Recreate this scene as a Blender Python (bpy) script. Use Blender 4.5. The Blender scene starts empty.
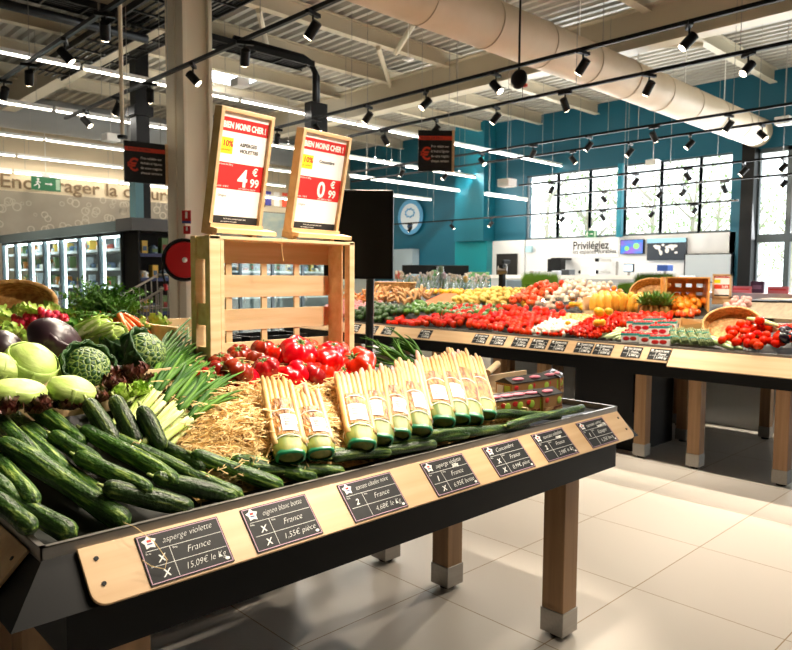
import bpy, math, random
import numpy as np
from mathutils import Vector, Matrix, Euler, noise as mnoise
PI = math.pi
C = bpy.context.scene.collection
SC = bpy.context.scene
rnd = random.Random(7)

# ---------------------------------------------------------------- camera, world, light, exposure
FPX, YAW, PITCH, ROLL, EYE = 703.0, math.radians(46.0), math.radians(3.966), math.radians(-.381), 1.45
_f = Vector((math.cos(YAW)*math.cos(PITCH), math.sin(YAW)*math.cos(PITCH), -math.sin(PITCH)))
_r = Vector((math.sin(YAW), -math.cos(YAW), 0)); _d = _f.cross(_r)
_r, _d = _r*math.cos(ROLL)+_d*math.sin(ROLL), -_r*math.sin(ROLL)+_d*math.cos(ROLL)
cam = bpy.data.objects.new('camera', bpy.data.cameras.new('camera')); C.objects.link(cam); SC.camera = cam
cam.matrix_world = Matrix(((_r.x, -_d.x, -_f.x, 0), (_r.y, -_d.y, -_f.y, 0), (_r.z, -_d.z, -_f.z, EYE), (0, 0, 0, 1)))
cam.data.sensor_fit = 'HORIZONTAL'; cam.data.sensor_width = 36; cam.data.lens = FPX/792*36
cam.data.clip_start = .05; cam.data.clip_end = 200
cam.data.dof.use_dof = True; cam.data.dof.focus_distance = 2.1; cam.data.dof.aperture_fstop = 8

SC.view_settings.view_transform = 'Standard'; SC.view_settings.look = 'None'
SC.view_settings.gamma = 1; SC.view_settings.use_curve_mapping = False
SC.view_settings.exposure = 0.95
SC.render.film_transparent = False
w = bpy.data.worlds.new('daylight'); SC.world = w; w.use_nodes = True
w.node_tree.nodes['Background'].inputs[0].default_value = (.93, .97, 1.0, 1)
w.node_tree.nodes['Background'].inputs[1].default_value = 1.9

def area(name, loc, target, sx, sy, power, col=(1, 1, 1)):
    l = bpy.data.lights.new(name, 'AREA'); l.shape = 'RECTANGLE'; l.size = sx; l.size_y = sy; l.energy = power; l.color = col
    o = bpy.data.objects.new(name, l); C.objects.link(o); o.location = loc
    o.rotation_euler = (Vector(target)-Vector(loc)).to_track_quat('-Z', 'Y').to_euler(); return o
# daylight at the window wall, and an added fill lamp by the right wall
area('window_daylight', (14.6, 6.0, 3.2), (4, 4, .5), 9, 2.0, 330, (.95, .98, 1))
area('right_fill_lamp', (10.0, -3.7, 2.6), (6, 4, .3), 8, 2.6, 45, (1, .98, .95))
for _y, _z, _x in ((9.75, 4.17, 9.4), (12.05, 4.17, 9.4), (15.35, 4.17, 8)):
    area('strip_light_glow', (_x, _y, _z), (_x, _y, 0), 10, .04, 190, (1, .96, .88))

# ---------------------------------------------------------------- pixel -> world point on a plane of the place
def ray(x, y): return _f*FPX+_r*(x-396)+_d*(y-325)
def at(x, y, X=None, Y=None, Z=None, D=None):
    v = ray(x, y)
    t = X/v.x if X is not None else Y/v.y if Y is not None else (Z-EYE)/v.z if Z is not None else D/FPX
    return Vector((0, 0, EYE))+v*t
def slope(x, y, off=0, z0=.92, k=.35, Y0=1.446):          # sloping bed of the near display
    v = ray(x, y); t = (z0+off-k*Y0-EYE)/(v.z-k*v.y); return Vector((0, 0, EYE))+v*t
def bed(y): return .92+.35*(y-1.446)
def slopeX(x, y, off=0, z0=.93, k=.35, X0=5.24):          # sloping bed of the far display
    v = ray(x, y); t = (z0+off-k*X0-EYE)/(v.z-k*v.x); return Vector((0, 0, EYE))+v*t

# ---------------------------------------------------------------- materials
def lin(h):
    h = h.lstrip('#'); c = [int(h[i:i+2], 16)/255 for i in (0, 2, 4)]
    return tuple(v/12.92 if v < .04045 else ((v+.055)/1.055)**2.4 for v in c)+(1,)
MAT = {}
def mat(name, col, rough=.5, metal=0, emit=None, es=1, col2=None, tex=None, scale=(10, 10, 10), bump=0, bscale=None, spec=.5,
        rand=0, ramp=(.35, .65), sss=0, trans=0, alpha=1, detail=4, coat=0):
    if name in MAT: return MAT[name]
    m = bpy.data.materials.new(name); m.use_nodes = True; nt = m.node_tree; N = nt.nodes; L = nt.links
    b = N['Principled BSDF']; b.inputs['Base Color'].default_value = lin(col); b.inputs['Roughness'].default_value = rough
    b.inputs['Metallic'].default_value = metal; b.inputs['Specular IOR Level'].default_value = spec
    b.inputs['Coat Weight'].default_value = coat
    if trans: b.inputs['Transmission Weight'].default_value = trans
    if sss:
        b.inputs['Subsurface Weight'].default_value = sss; b.inputs['Subsurface Radius'].default_value = (.02, .015, .008); b.inputs['Subsurface Scale'].default_value = .5
    if alpha < 1: b.inputs['Alpha'].default_value = alpha
    if emit: b.inputs['Emission Color'].default_value = lin(emit); b.inputs['Emission Strength'].default_value = es
    src = None
    if tex or bump:
        tc = N.new('ShaderNodeTexCoord'); mp = N.new('ShaderNodeMapping'); L.new(tc.outputs['Object'], mp.inputs[0]); mp.inputs['Scale'].default_value = scale
        if rand:
            oi0 = N.new('ShaderNodeObjectInfo'); L.new(oi0.outputs['Random'], mp.inputs['Location'])
        def texnode(kind, mp):
            if kind == 'voronoi':
                t = N.new('ShaderNodeTexVoronoi'); t.feature = 'DISTANCE_TO_EDGE'; t.inputs['Scale'].default_value = 1; o = t.outputs['Distance']
            elif kind == 'cells':
                t = N.new('ShaderNodeTexVoronoi'); t.inputs['Scale'].default_value = 1; o = t.outputs['Distance']
            elif kind == 'wave':
                t = N.new('ShaderNodeTexWave'); t.inputs['Scale'].default_value = 1; t.inputs['Distortion'].default_value = 3; o = t.outputs['Fac']
            else:
                t = N.new('ShaderNodeTexNoise'); t.inputs['Scale'].default_value = 1; t.inputs['Detail'].default_value = detail; o = t.outputs['Fac']
            L.new(mp.outputs[0], t.inputs['Vector']); return o
        o = texnode(tex or 'noise', mp)
        if tex and col2:
            rp = N.new('ShaderNodeValToRGB'); rp.color_ramp.elements[0].position = ramp[0]; rp.color_ramp.elements[1].position = ramp[1]
            rp.color_ramp.elements[0].color = lin(col); rp.color_ramp.elements[1].color = lin(col2); L.new(o, rp.inputs[0]); src = rp.outputs[0]
        if bump:
            if bscale:
                mp2 = N.new('ShaderNodeMapping'); L.new(tc.outputs['Object'], mp2.inputs[0]); mp2.inputs['Scale'].default_value = bscale; o = texnode('noise', mp2)
            bp = N.new('ShaderNodeBump'); bp.inputs['Strength'].default_value = bump; bp.inputs['Distance'].default_value = .01
            L.new(o, bp.inputs['Height']); L.new(bp.outputs[0], b.inputs['Normal'])
    if rand:
        oi = N.new('ShaderNodeObjectInfo'); hs = N.new('ShaderNodeHueSaturation'); ma = N.new('ShaderNodeMapRange')
        ma.inputs['To Min'].default_value = 1-rand; ma.inputs['To Max'].default_value = 1+rand
        L.new(oi.outputs['Random'], ma.inputs['Value']); L.new(ma.outputs[0], hs.inputs['Value'])
        mh = N.new('ShaderNodeMapRange'); mh.inputs['To Min'].default_value = .5+rand*.05; mh.inputs['To Max'].default_value = .5-rand*.05
        L.new(oi.outputs['Random'], mh.inputs['Value']); L.new(mh.outputs[0], hs.inputs['Hue'])
        if src: L.new(src, hs.inputs['Color'])
        else: hs.inputs['Color'].default_value = lin(col)
        src = hs.outputs[0]
    if src: L.new(src, b.inputs['Base Color'])
    MAT[name] = m; return m

M_wood = mat('birch_board', '#d9b98e', .45, tex='noise', col2='#c9a275', scale=(1.2, 30, 30), ramp=(.3, .75))
M_woodz = mat('crate_wood', '#e2c9a0', .6, tex='noise', col2='#cfae7e', scale=(3, 40, 40), ramp=(.3, .75), bump=.15, rand=.07)
M_leg = mat('table_leg_wood', '#b08a62', .5, tex='noise', col2='#8e6a48', scale=(30, 30, 1.5), ramp=(.3, .75), rand=.05)
M_black = mat('black_laminate', '#08090b', .5, spec=.25)
M_slate = mat('blackboard', '#0f1112', .6, tex='noise', col2='#191b1e', scale=(30, 30, 30), spec=.3)
M_steel = mat('brushed_steel', '#a09c96', .42, .7, tex='noise', col2='#a7a39d', scale=(2, 90, 90))
M_white = mat('white_plastic', '#f1efea', .5)
M_paper = mat('white_paper', '#f3f0ee', .6)
M_redp = mat('red_print', '#cf1d1c', .55)
M_yelp = mat('yellow_print', '#f4e11c', .55)
M_inkb = mat('black_ink', '#17181a', .6)
M_chalk = mat('chalk_lettering', '#f1f1ec', .8)
M_pinkln = mat('pink_card_border', '#c9a0b4', .6)
M_cream = mat('cream_paint', '#d9ccb4', .5)
M_deck = mat('steel_deck', '#b3afa5', .45)
M_beam = mat('cream_beam', '#c9bea6', .5)
M_blackm = mat('black_metal', '#08090a', .45, .0, spec=.25)
M_led = mat('led_tube', '#ffffff', .5, emit='#fff6e6', es=7)
M_lens = mat('lamp_lens', '#ffffff', .5, emit='#ffe9c8', es=14)
M_teal = mat('teal_paint', '#045a70', .5)
M_teal2 = mat('bright_teal_paint', '#008a96', .4)
M_wwall = mat('white_wall_paint', '#e6e7e8', .6)
M_duct = mat('duct_fabric', '#dcc8ac', .55, tex='noise', col2='#d3bc9c', scale=(2, 2, 2))
M_wick = mat('wicker', '#dcae6c', .6, tex='noise', col2='#a8763a', scale=(40, 40, 90), bump=.4, ramp=(.35, .6))
M_glass = None
def thin_glass(name, tint=(1, 1, 1, 1), refl=.08):
    m = bpy.data.materials.new(name); m.use_nodes = True; nt = m.node_tree; N = nt.nodes; L = nt.links
    N.remove(N['Principled BSDF']); t = N.new('ShaderNodeBsdfTransparent'); t.inputs[0].default_value = tint
    g = N.new('ShaderNodeBsdfGlossy'); g.inputs['Roughness'].default_value = .03; mx = N.new('ShaderNodeMixShader'); mx.inputs[0].default_value = refl
    L.new(t.outputs[0], mx.inputs[1]); L.new(g.outputs[0], mx.inputs[2]); L.new(mx.outputs[0], N['Material Output'].inputs[0]); MAT[name] = m; return m
M_glass = thin_glass('window_glass', (.97, 1, .99, 1), .06)
M_vase = thin_glass('vase_glass', (.9, .95, .96, 1), .18)
M_film = thin_glass('clear_film', (.97, .97, .97, 1), .15)

# ---------------------------------------------------------------- geometry collector
class G:
    def __init__(s): s.v = []; s.f = []; s.m = []
    def add(s, V, F, mi=0):
        o = len(s.v); s.v += [tuple(p) for p in V]; s.f += [tuple(i+o for i in f) for f in F]; s.m += [mi]*len(F); return s
    def box(s, c, d, rot=None, mi=0):
        x, y, z = d[0]/2, d[1]/2, d[2]/2
        V = [Vector((a*x, b*y, e*z)) for e in (-1, 1) for b in (-1, 1) for a in (-1, 1)]
        if rot is not None: V = [rot @ p for p in V]
        c = Vector(c)
        return s.add([p+c for p in V], [(0, 2, 3, 1), (4, 5, 7, 6), (0, 1, 5, 4), (2, 6, 7, 3), (0, 4, 6, 2), (1, 3, 7, 5)], mi)
    def bb(s, x0, x1, y0, y1, z0, z1, mi=0): return s.box(((x0+x1)/2, (y0+y1)/2, (z0+z1)/2), (abs(x1-x0), abs(y1-y0), abs(z1-z0)), None, mi)
    def tube(s, P, R, n=8, mi=0, cap=True, sy=1.0, up=None):
        P = [Vector(p) for p in P]
        if not hasattr(R, '__len__'): R = [R]*len(P)
        V = []; F = []; a0 = None
        for i, p in enumerate(P):
            t = (P[min(i+1, len(P)-1)]-P[max(i-1, 0)]).normalized()
            if a0 is None:
                u = Vector(up) if up else (Vector((0, 0, 1)) if abs(t.z) < .9 else Vector((1, 0, 0)))
                a0 = t.cross(u).normalized()
            a0 = (a0-t*a0.dot(t)).normalized(); b0 = t.cross(a0)
            for k in range(n):
                a = 2*PI*k/n; V.append(p+(a0*math.cos(a)+b0*math.sin(a)*sy)*R[i])
        for i in range(len(P)-1):
            for k in range(n): F.append((i*n+k, i*n+(k+1) % n, (i+1)*n+(k+1) % n, (i+1)*n+k))
        if cap: F.append(tuple(range(n-1, -1, -1))); F.append(tuple((len(P)-1)*n+k for k in range(n)))
        return s.add(V, F, mi)
    def cyl(s, a, b, r, n=16, mi=0, r2=None): return s.tube([a, b], [r, r if r2 is None else r2], n, mi)
    def lathe(s, prof, n=20, c=(0, 0, 0), mi=0):
        V = []; F = []; c = Vector(c)
        for r, z in prof:
            for k in range(n): a = 2*PI*k/n; V.append(c+Vector((r*math.cos(a), r*math.sin(a), z)))
        for i in range(len(prof)-1):
            for k in range(n): F.append((i*n+k, i*n+(k+1) % n, (i+1)*n+(k+1) % n, (i+1)*n+k))
        return s.add(V, F, mi)
    def surf(s, fn, nu, nv, wrap=False, mi=0):
        V = [fn(i/(nu-(0 if wrap else 1)), j/(nv-1)) for j in range(nv) for i in range(nu)]; F = []
        for j in range(nv-1):
            for i in range(nu if wrap else nu-1):
                a = j*nu+i; b = j*nu+(i+1) % nu; F.append((a, b, b+nu, a+nu))
        return s.add(V, F, mi)
    def ball(s, c, R, nu=16, nv=10, fn=None, mi=0):
        c = Vector(c); R = R if hasattr(R, '__len__') else (R, R, R)
        def g(u, v):
            th = PI*v; ph = 2*PI*u; d = Vector((math.sin(th)*math.cos(ph), math.sin(th)*math.sin(ph), math.cos(th)))
            k = fn(th, ph) if fn else 1
            return c+Vector((d.x*R[0], d.y*R[1], d.z*R[2]))*k
        return s.surf(g, nu, nv, True, mi)
    def extr(s, P2, z0, z1, mi=0, M=None):        # polygon in xy, extruded in z
        n = len(P2); V = [Vector((x, y, z0)) for x, y in P2]+[Vector((x, y, z1)) for x, y in P2]
        if M is not None: V = [M @ p for p in V]
        return s.add(V, [tuple(range(n-1, -1, -1)), tuple(range(n, 2*n))]+[(i, (i+1) % n, n+(i+1) % n, n+i) for i in range(n)], mi)
    def build(s, name, m, parent=None, smooth=False, bevel=0, loc=None, mw=None, solid=0):
        me = bpy.data.meshes.new(name); me.from_pydata(s.v, [], s.f); me.update()
        for x in (m if isinstance(m, (list, tuple)) else [m]): me.materials.append(x)
        if any(s.m): me.polygons.foreach_set('material_index', s.m)
        if smooth: me.polygons.foreach_set('use_smooth', [True]*len(s.f))
        o = bpy.data.objects.new(name, me); C.objects.link(o)
        if parent: o.parent = parent
        if loc is not None: o.location = loc
        if mw is not None: o.matrix_world = mw
        if solid: md = o.modifiers.new('s', 'SOLIDIFY'); md.thickness = solid; md.offset = 0
        if bevel: md = o.modifiers.new('b', 'BEVEL'); md.width = bevel; md.segments = 2; md.limit_method = 'ANGLE'
        return o
def tag(o, label=None, cat=None, group=None, kind=None):
    if label: o['label'] = label
    if cat: o['category'] = cat
    if group: o['group'] = group
    if kind: o['kind'] = kind
    return o
def thing(name, label, cat, loc=(0, 0, 0), rz=0, group=None, mw=None):
    o = bpy.data.objects.new(name, None); C.objects.link(o); o.empty_display_size = .05
    o.location = loc; o.rotation_euler = (0, 0, rz)
    if mw is not None: o.matrix_world = mw
    return tag(o, label, cat, group)
def kids(o): return [c for c in KID.get(o.name, [])] if o.name in KID else [c for c in C.objects if c.parent == o]
KID = {}
def dup(o, parent=None):
    c = o.copy(); C.objects.link(c); c.parent = parent
    if o.name not in KID: KID[o.name] = [k for k in C.objects if k.parent == o]
    for k in KID[o.name]: dup(k, c)
    return c
PROTO = {}
def put(key, maker, mw, label, cat, group=None, scale=1):
    if key not in PROTO: o = PROTO[key] = maker()
    else: o = dup(PROTO[key])
    o.matrix_world = mw @ Matrix.Diagonal((scale, scale, scale, 1)) if not hasattr(scale, '__len__') else mw @ Matrix.Diagonal(tuple(scale)+(1,))
    o['label'] = label; o['category'] = cat
    if group: o['group'] = group
    elif 'group' in o: del o['group']
    return o
def frame(p, x, n=(0, 0, 1)):                     # local X along x, Z near n
    x = Vector(x).normalized(); n = Vector(n); y = n.cross(x).normalized(); z = x.cross(y)
    return Matrix(((x.x, y.x, z.x, p[0]), (x.y, y.y, z.y, p[1]), (x.z, y.z, z.z, p[2]), (0, 0, 0, 1)))
def TR(p, rx=0, ry=0, rz=0): return Matrix.Translation(p) @ Euler((rx, ry, rz)).to_matrix().to_4x4()
def text(body, size, m, parent, name, M=None, width=None, shear=0, align='LEFT', bold=0, thick=.0004, maxw=None, space=1):
    cu = bpy.data.curves.new(name, 'FONT'); cu.body = body; cu.size = size; cu.shear = shear; cu.align_x = align; cu.offset = bold; cu.extrude = thick
    cu.space_character = space; cu.resolution_u = 3
    t = bpy.data.objects.new(name, cu); C.objects.link(t); bpy.context.view_layer.update()
    me = bpy.data.meshes.new_from_object(t); bpy.data.objects.remove(t); bpy.data.curves.remove(cu)
    me.materials.append(m); o = bpy.data.objects.new(name, me); C.objects.link(o)
    if parent: o.parent = parent
    sx = 1
    xs = [v.co.x for v in me.vertices]
    if xs and width: sx = width/(max(xs)-min(xs))
    if xs and maxw and max(xs)-min(xs) > maxw: sx = maxw/(max(xs)-min(xs))
    o.matrix_local = (M if M is not None else Matrix.Identity(4)) @ Matrix.Diagonal((sx, 1, 1, 1)); return o
ORD = ['first', 'second', 'third', 'fourth', 'fifth', 'sixth', 'seventh', 'eighth', 'ninth', 'tenth', 'eleventh', 'twelfth', 'thirteenth', 'fourteenth', 'fifteenth', 'sixteenth', 'seventeenth', 'eighteenth', 'nineteenth', 'twentieth']
def struct(name, g, m, **k): return tag(g.build(name, m, **k), kind='structure')
# ================================================================ the room
XW, YW = 15.0, 17.74
# floor of rectangular tiles
def floor_mat():
    m = bpy.data.materials.new('floor_tiles'); m.use_nodes = True; nt = m.node_tree; N = nt.nodes; L = nt.links; b = N['Principled BSDF']
    tc = N.new('ShaderNodeTexCoord'); mp = N.new('ShaderNodeMapping'); mp.inputs['Location'].default_value = (-3.035, -2.172, 0)
    L.new(tc.outputs['Object'], mp.inputs[0]); br = N.new('ShaderNodeTexBrick'); br.offset = 0; br.inputs['Scale'].default_value = 1
    br.inputs['Brick Width'].default_value = .7336; br.inputs['Row Height'].default_value = .6485; br.inputs['Mortar Size'].default_value = .0028
    br.inputs['Mortar Smooth'].default_value = .1
    br.inputs['Color1'].default_value = lin('#e0d9cf'); br.inputs['Color2'].default_value = lin('#dad2c8'); br.inputs['Mortar'].default_value = lin('#a08663')
    L.new(mp.outputs[0], br.inputs[0])
    nz = N.new('ShaderNodeTexNoise'); nz.inputs['Scale'].default_value = 2; nz.inputs['Detail'].default_value = 6; L.new(mp.outputs[0], nz.inputs['Vector'])
    mx = N.new('ShaderNodeMix'); mx.data_type = 'RGBA'; mx.blend_type = 'MULTIPLY'; mx.inputs[0].default_value = .1
    rp = N.new('ShaderNodeValToRGB'); rp.color_ramp.elements[0].position = .3; rp.color_ramp.elements[0].color = (.93, .93, .93, 1); rp.color_ramp.elements[1].position = .6
    L.new(nz.outputs['Fac'], rp.inputs[0]); L.new(br.outputs['Color'], mx.inputs[6]); L.new(rp.outputs[0], mx.inputs[7]); L.new(mx.outputs[2], b.inputs['Base Color'])
    mr = N.new('ShaderNodeMapRange'); mr.inputs['To Min'].default_value = .26; mr.inputs['To Max'].default_value = .32; L.new(nz.outputs['Fac'], mr.inputs['Value']); L.new(mr.outputs[0], b.inputs['Roughness'])
    return m
struct('wall_right', G().bb(-4, XW, -4.2, -4, 0, 5.6), mat('rear_wall_paint', '#6f6a62', .7)); struct('wall_rear', G().bb(-4.2, -4, -4, 18, 0, 5.6), mat('rear_wall_paint', '#6f6a62', .7))
struct('floor', G().bb(-4, 15.2, -4, 18, -.1, 0), floor_mat())
XW, YW = 15.0, 17.74
# corrugated ceiling deck, ribs along Y
P2 = []; x = -4
while x < 15.2:
    P2 += [(x, 5.5), (x+.07, 5.5), (x+.1, 5.56), (x+.17, 5.56)]; x += .2
g = G(); V = [(a, -4, z) for a, z in P2]+[(a, 18, z) for a, z in P2]; n = len(P2)
g.add(V, [(i, i+1, n+i+1, n+i) for i in range(n-1)])
struct('ceiling', g, M_deck)
# I-beams: joists along X, girders along Y
def ibeam(g, a, b, w, h, t=.02):
    a = Vector(a); b = Vector(b); L = (b-a).length; c = (a+b)/2; M = frame((0, 0, 0), b-a).to_3x3()
    g.box(c, (L, t, h), M); g.box(c+Vector((0, 0, h/2)), (L, w, t), M); g.box(c-Vector((0, 0, h/2)), (L, w, t), M)
for i, y in enumerate((1.6, 3.25, 4.95, 6.9, 8.75, 10.3, 11.9, 13.6, 15.2)):
    g = G(); ibeam(g, (-3.5, y, 5.36), (14.9, y, 5.36), .14, .24); struct('ceiling_joist_beam', g, M_beam)
for x, y0, y1 in ((9.75, -3, 15.9), (4.4, 9.2, 15.9)):
    g = G(); ibeam(g, (x, y0, 5.02), (x, y1, 5.02), .26, .55, .03); struct('ceiling_girder_beam', g, M_beam)
g = G()      # haunched rafter beside the duct
for (x0, y0, x1, y1) in ((9.75, 6.9, 11.6, 4.95), (9.75, 10.3, 8.0, 8.75), (7.2, 6.9, 8.4, 8.75), (5.7, 8.75, 6.9, 10.3)):
    g.tube([(x0, y0, 5.2), (x1, y1, 5.2)], .045, 8)
struct('ceiling_brace_beam', g, M_beam)
# small roof window (bright) set in the deck
M_sky = mat('roof_light', '#ffffff', .5, emit='#f2f8ff', es=6)
p = at(226, 75, Z=5.45); g = G().bb(p.x-.5, p.x+.6, p.y-.35, p.y+.5, 5.42, 5.48); tag(g.build('window_skylight', M_sky), kind='structure')
# left wall
M_lw = mat('cream_wall_paint', '#d8c6a6', .6)
M_lw2 = mat('taupe_wallpaper', '#7d7363', .6, tex='noise', col2='#968b78', scale=(1.5, 1.5, 1.5), ramp=(.3, .7))
struct('wall_left', G().bb(-4, XW, YW, YW+.2, 0, 5.6), M_lw)
tag(G().bb(-2, 14.9, YW-.03, YW, 0, 3.33).build('wall_left_paper', M_lw2), kind='structure')
g = G(); k = random.Random(3)
for i in range(110):
    x = k.uniform(4.4, 9.5); z = k.uniform(2.3, 3.28); r = k.choice((.04, .06, .08, .1))
    n = 14; V = []; F = []
    for j in range(n):
        a = 2*PI*j/n; V += [(x+r*math.cos(a), YW-.034, z+r*math.sin(a)), (x+r*.72*math.cos(a), YW-.034, z+r*.72*math.sin(a))]
    for j in range(n): q = (j+1) % n; F.append((2*j, 2*q, 2*q+1, 2*j+1))
    g.add(V, F)
tag(g.build('wall_left_ring_pattern', mat('wallpaper_rings', '#b5a993', .6)), kind='structure')
M_brown = mat('brown_lettering', '#6f5838', .6)
WM = Matrix(((1, 0, 0, 0), (0, 0, -1, 0), (0, 1, 0, 0), (0, 0, 0, 1)))   # text facing -Y
def wtext(body, size, m, x, y, z, name, width=None, **k): 
    return text(body, size, m, None, name, Matrix.Translation((x, y, z)) @ WM, width=width, **k)
a = at(0, 198, Y=YW); b = at(168, 209, Y=YW)
o = wtext('Encourager la culture', .44, M_brown, a.x-.02, YW-.04, 3.40, 'wall_lettering', width=b.x-a.x+.15, bold=.006)
tag(o, 'brown lettering Encourager la culture high on the cream wall', 'lettering')
a = at(262, 190, Y=YW)
o = wtext('LOCALES', .4, M_brown, a.x-1.55, YW-.04, 3.45, 'wall_lettering', bold=.004); tag(o, 'brown lettering ending in S beside the tricolour, seen between the two price signs', 'lettering')
p = at(272, 190, Y=YW); q = at(279, 197, Y=YW)
t = thing('tricolour_flag', 'painted blue white and red flag on cream wall between the price signs', 'flag', (p.x, YW-.02, 3.6))
for k_, (cx, c_) in enumerate(((-.25, '#3b3b90'), (0.05, '#f0ece4'), (.35, '#e0502c'))): G().box((cx+.1, 0, .12), (.2, .02, .42)).build('stripe', mat('flag_%d' % k_, c_, .6), t)
t = thing('wall_poster', 'pale landscape poster low on cream wall between the price signs', 'poster', (at(274, 215, Y=YW).x, YW-.03, 2.75))
G().box((0, 0, 0), (.9, .03, 1.1)).build('sheet', mat('poster_print', '#c9cdb8', .6, tex='noise', col2='#9fb2b0', scale=(2, 2, 4)), t)
# pipe duct near the left wall, along X
g = G().tube([(-3, 16.4, 4.85), (13, 16.4, 4.85)], .36, 24)
tag(g.build('air_duct', mat('grey_duct', '#8f8f8c', .5), smooth=True), 'grey round air duct running along the cream wall under the roof', 'duct')
# teal wall with window band
zt, zs = 4.02, 2.40                                  # top and sill of the windows
yl = at(526, 200, X=XW).y                            # left end of the glazing
yr = at(737, 200, X=XW).y
g = G().bb(XW, XW+.25, -4, YW, zt, 5.6).bb(XW, XW+.25, yl, YW, 0, zt).bb(XW, XW+.25, yr-.12, yr+.12, 0, zt)
struct('wall_teal', g, M_teal)
struct('wall_white', G().bb(XW, XW+.25, yr, yl+.0, 0, zs), M_wwall)
yd = at(487, 250, X=XW-.4).y
struct('wall_white_panel', G().bb(XW-.06, XW-.002, yl-.02, yd+.3, 0, zs), M_wwall)
# teal boxes projecting from the wall
a, b = at(455, 233, X=XW-.3), at(487, 233, X=XW-.3)
g = G().bb(XW-.3, XW-.02, b.y, a.y, 0, at(470, 232, X=XW-.3).z); struct('wall_teal_box', g, M_teal2, bevel=.01)
a, b = at(455, 180, X=XW-.5), at(475, 180, X=XW-.5)
struct('wall_teal_pier', G().bb(XW-.5, XW-.02, b.y-.3, a.y, 2.4, 5.5), mat('mid_teal_paint', '#04687c', .5))
# grey door block at the left of the teal wall
p = at(404, 259, X=XW-.3); struct('door_1', G().bb(XW-.3, XW-.02, p.y-.35, p.y+.45, 0, at(404, 249, X=XW-.3).z), mat('grey_door', '#9fb0b8', .5))
# dark doorway in white wall
p0, p1 = at(497, 254, X=XW-.1), at(517, 254, X=XW-.1)
struct('door_2', G().bb(XW-.12, XW-.07, p1.y, p0.y, 0, p0.z), mat('dark_opening', '#14110f', .5))
# windows: frames + glass, one per bay
M_fr = mat('dark_window_frame', '#4b565a', .4); M_frt = mat('teal_frame', '#127c98', .4)
bays = [526, 556, 588, 623, 659, 698, 733]
ys = [at(px, 205, X=XW).y for px in bays]
for i in range(len(ys)-1):
    t = tag(thing('window_%d' % (i+1), None, None, (XW+.1, 0, 0)), kind='structure')
    y0, y1 = ys[i+1], ys[i]; m_ = M_frt if i in (2,) else M_fr
    g = G().bb(-.05, .05, y1-.018, y1+.018, zs, zt, 1 if i == 2 else 0).bb(-.05, .05, y0-.018, y0+.018, zs, zt, 1 if i == 1 else 0).bb(-.05, .05, y0, y1, zs-.02, zs+.05).bb(-.05, .05, y0, y1, zt-.03, zt)
    tag(g.build('window_frame', [M_fr, M_frt], t), kind='structure')
    tag(G().bb(-.008, .008, y0+.03, y1-.03, zs+.05, zt-.06).build('glass', M_glass, t), kind='structure')
y_ = at(622, 200, X=XW).y; struct('trim_3', G().bb(XW-.12, XW, y_-.05, y_+.06, zs-.02, zt+.02), mat('teal_post', '#00829a', .5))
# glazed entrance at the right end
ya = at(745, 200, X=XW).y; ye = -4
struct('trim_1', G().bb(XW-.2, XW+.1, ya-.22, ya+.02, 0, zt+.1), M_black)
t = tag(thing('window_7', None, None, (XW+.1, 0, 0)), kind='structure')
g = G(); zm = at(770, 237, X=XW).z
for y in (ya-.2, at(788, 200, X=XW).y, 3.0, 1.2, -.6): g.bb(-.05, .05, y-.05, y+.05, 0, zt)
g.bb(-.05, .05, ye, ya, zt-.08, zt).bb(-.06, .06, ye, ya, zm-.1, zm+.06).bb(-.06, .06, ye, ya, 0, .12)
tag(g.build('window_frame', M_fr, t), kind='structure'); tag(G().bb(-.008, .008, ye, ya-.2, .1, zt-.06).build('glass', M_glass, t), kind='structure')
# outside: paved ground, shrubs and trees in daylight
struct('ground_outside', G().bb(15.3, 60, -20, 40, -.15, -.02), mat('pale_paving', '#c8c8c0', .8))
M_lf = mat('spring_leaf', '#93ac70', .6, rand=.1); M_bk = mat('pale_bark', '#b4ae9e', .8)
def leafcloud(g, c, R, n, s, k):
    for i in range(n):
        d = Vector((k.gauss(0, 1), k.gauss(0, 1), k.gauss(0, 1))).normalized()*(k.random()**.4); p = Vector(c)+Vector((d.x*R[0], d.y*R[1], d.z*R[2]))
        q = Euler((k.uniform(0, 6), k.uniform(0, 6), 0)).to_matrix()
        g.add([p+q @ Vector(v)*s for v in ((-.5, 0, 0), (0, -.3, .05), (.5, 0, 0), (0, .3, .05))], [(0, 1, 2, 3)])
for i, (px, D, h) in enumerate(((545, 30, 7), (585, 26, 6), (615, 33, 8), (650, 28, 6.5), (690, 24, 6), (715, 30, 7), (750, 25, 5.5), (790, 27, 5))):
    k = random.Random(i+5); p = at(px, 276, D=D); t = thing('garden_tree', 'leafy spring tree outside, %s from the left seen through the windows' % ORD[i], 'tree', (p.x, p.y, 0), group='trees outside the windows')
    g = G().tube([(0, 0, 0), (.1, .05, h*.4), (.05, -.1, h*.8)], [.12, .09, .03], 7)
    for j in range(14):
        a = k.uniform(0, 6.28); z = h*k.uniform(.2, .7); g.tube([(0, 0, z), (math.cos(a)*h*.15, math.sin(a)*h*.15, z+h*.14), (math.cos(a)*h*.26, math.sin(a)*h*.26, z+h*.2)], [.045, .025, .01], 5)
    g.build('trunk', M_bk, t); g = G(); leafcloud(g, (0, 0, h*.62), (h*.28, h*.28, h*.4), 330, .16, k); g.build('crown', M_lf, t)
for i, (px, D) in enumerate(((545, 22), (632, 21), (722, 20.5))):
    k = random.Random(i+50); p = at(px, 276, D=D); g = G(); leafcloud(g, (0, 0, .9), (1.1, 1.1, .9), 500, .2, k)
    o = g.build('hedge_shrub', M_lf, loc=(p.x, p.y, 0)); tag(o, 'low green shrub outside, %s from the left beyond the windows' % ORD[i], 'shrub', 'shrubs outside the windows')

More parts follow.
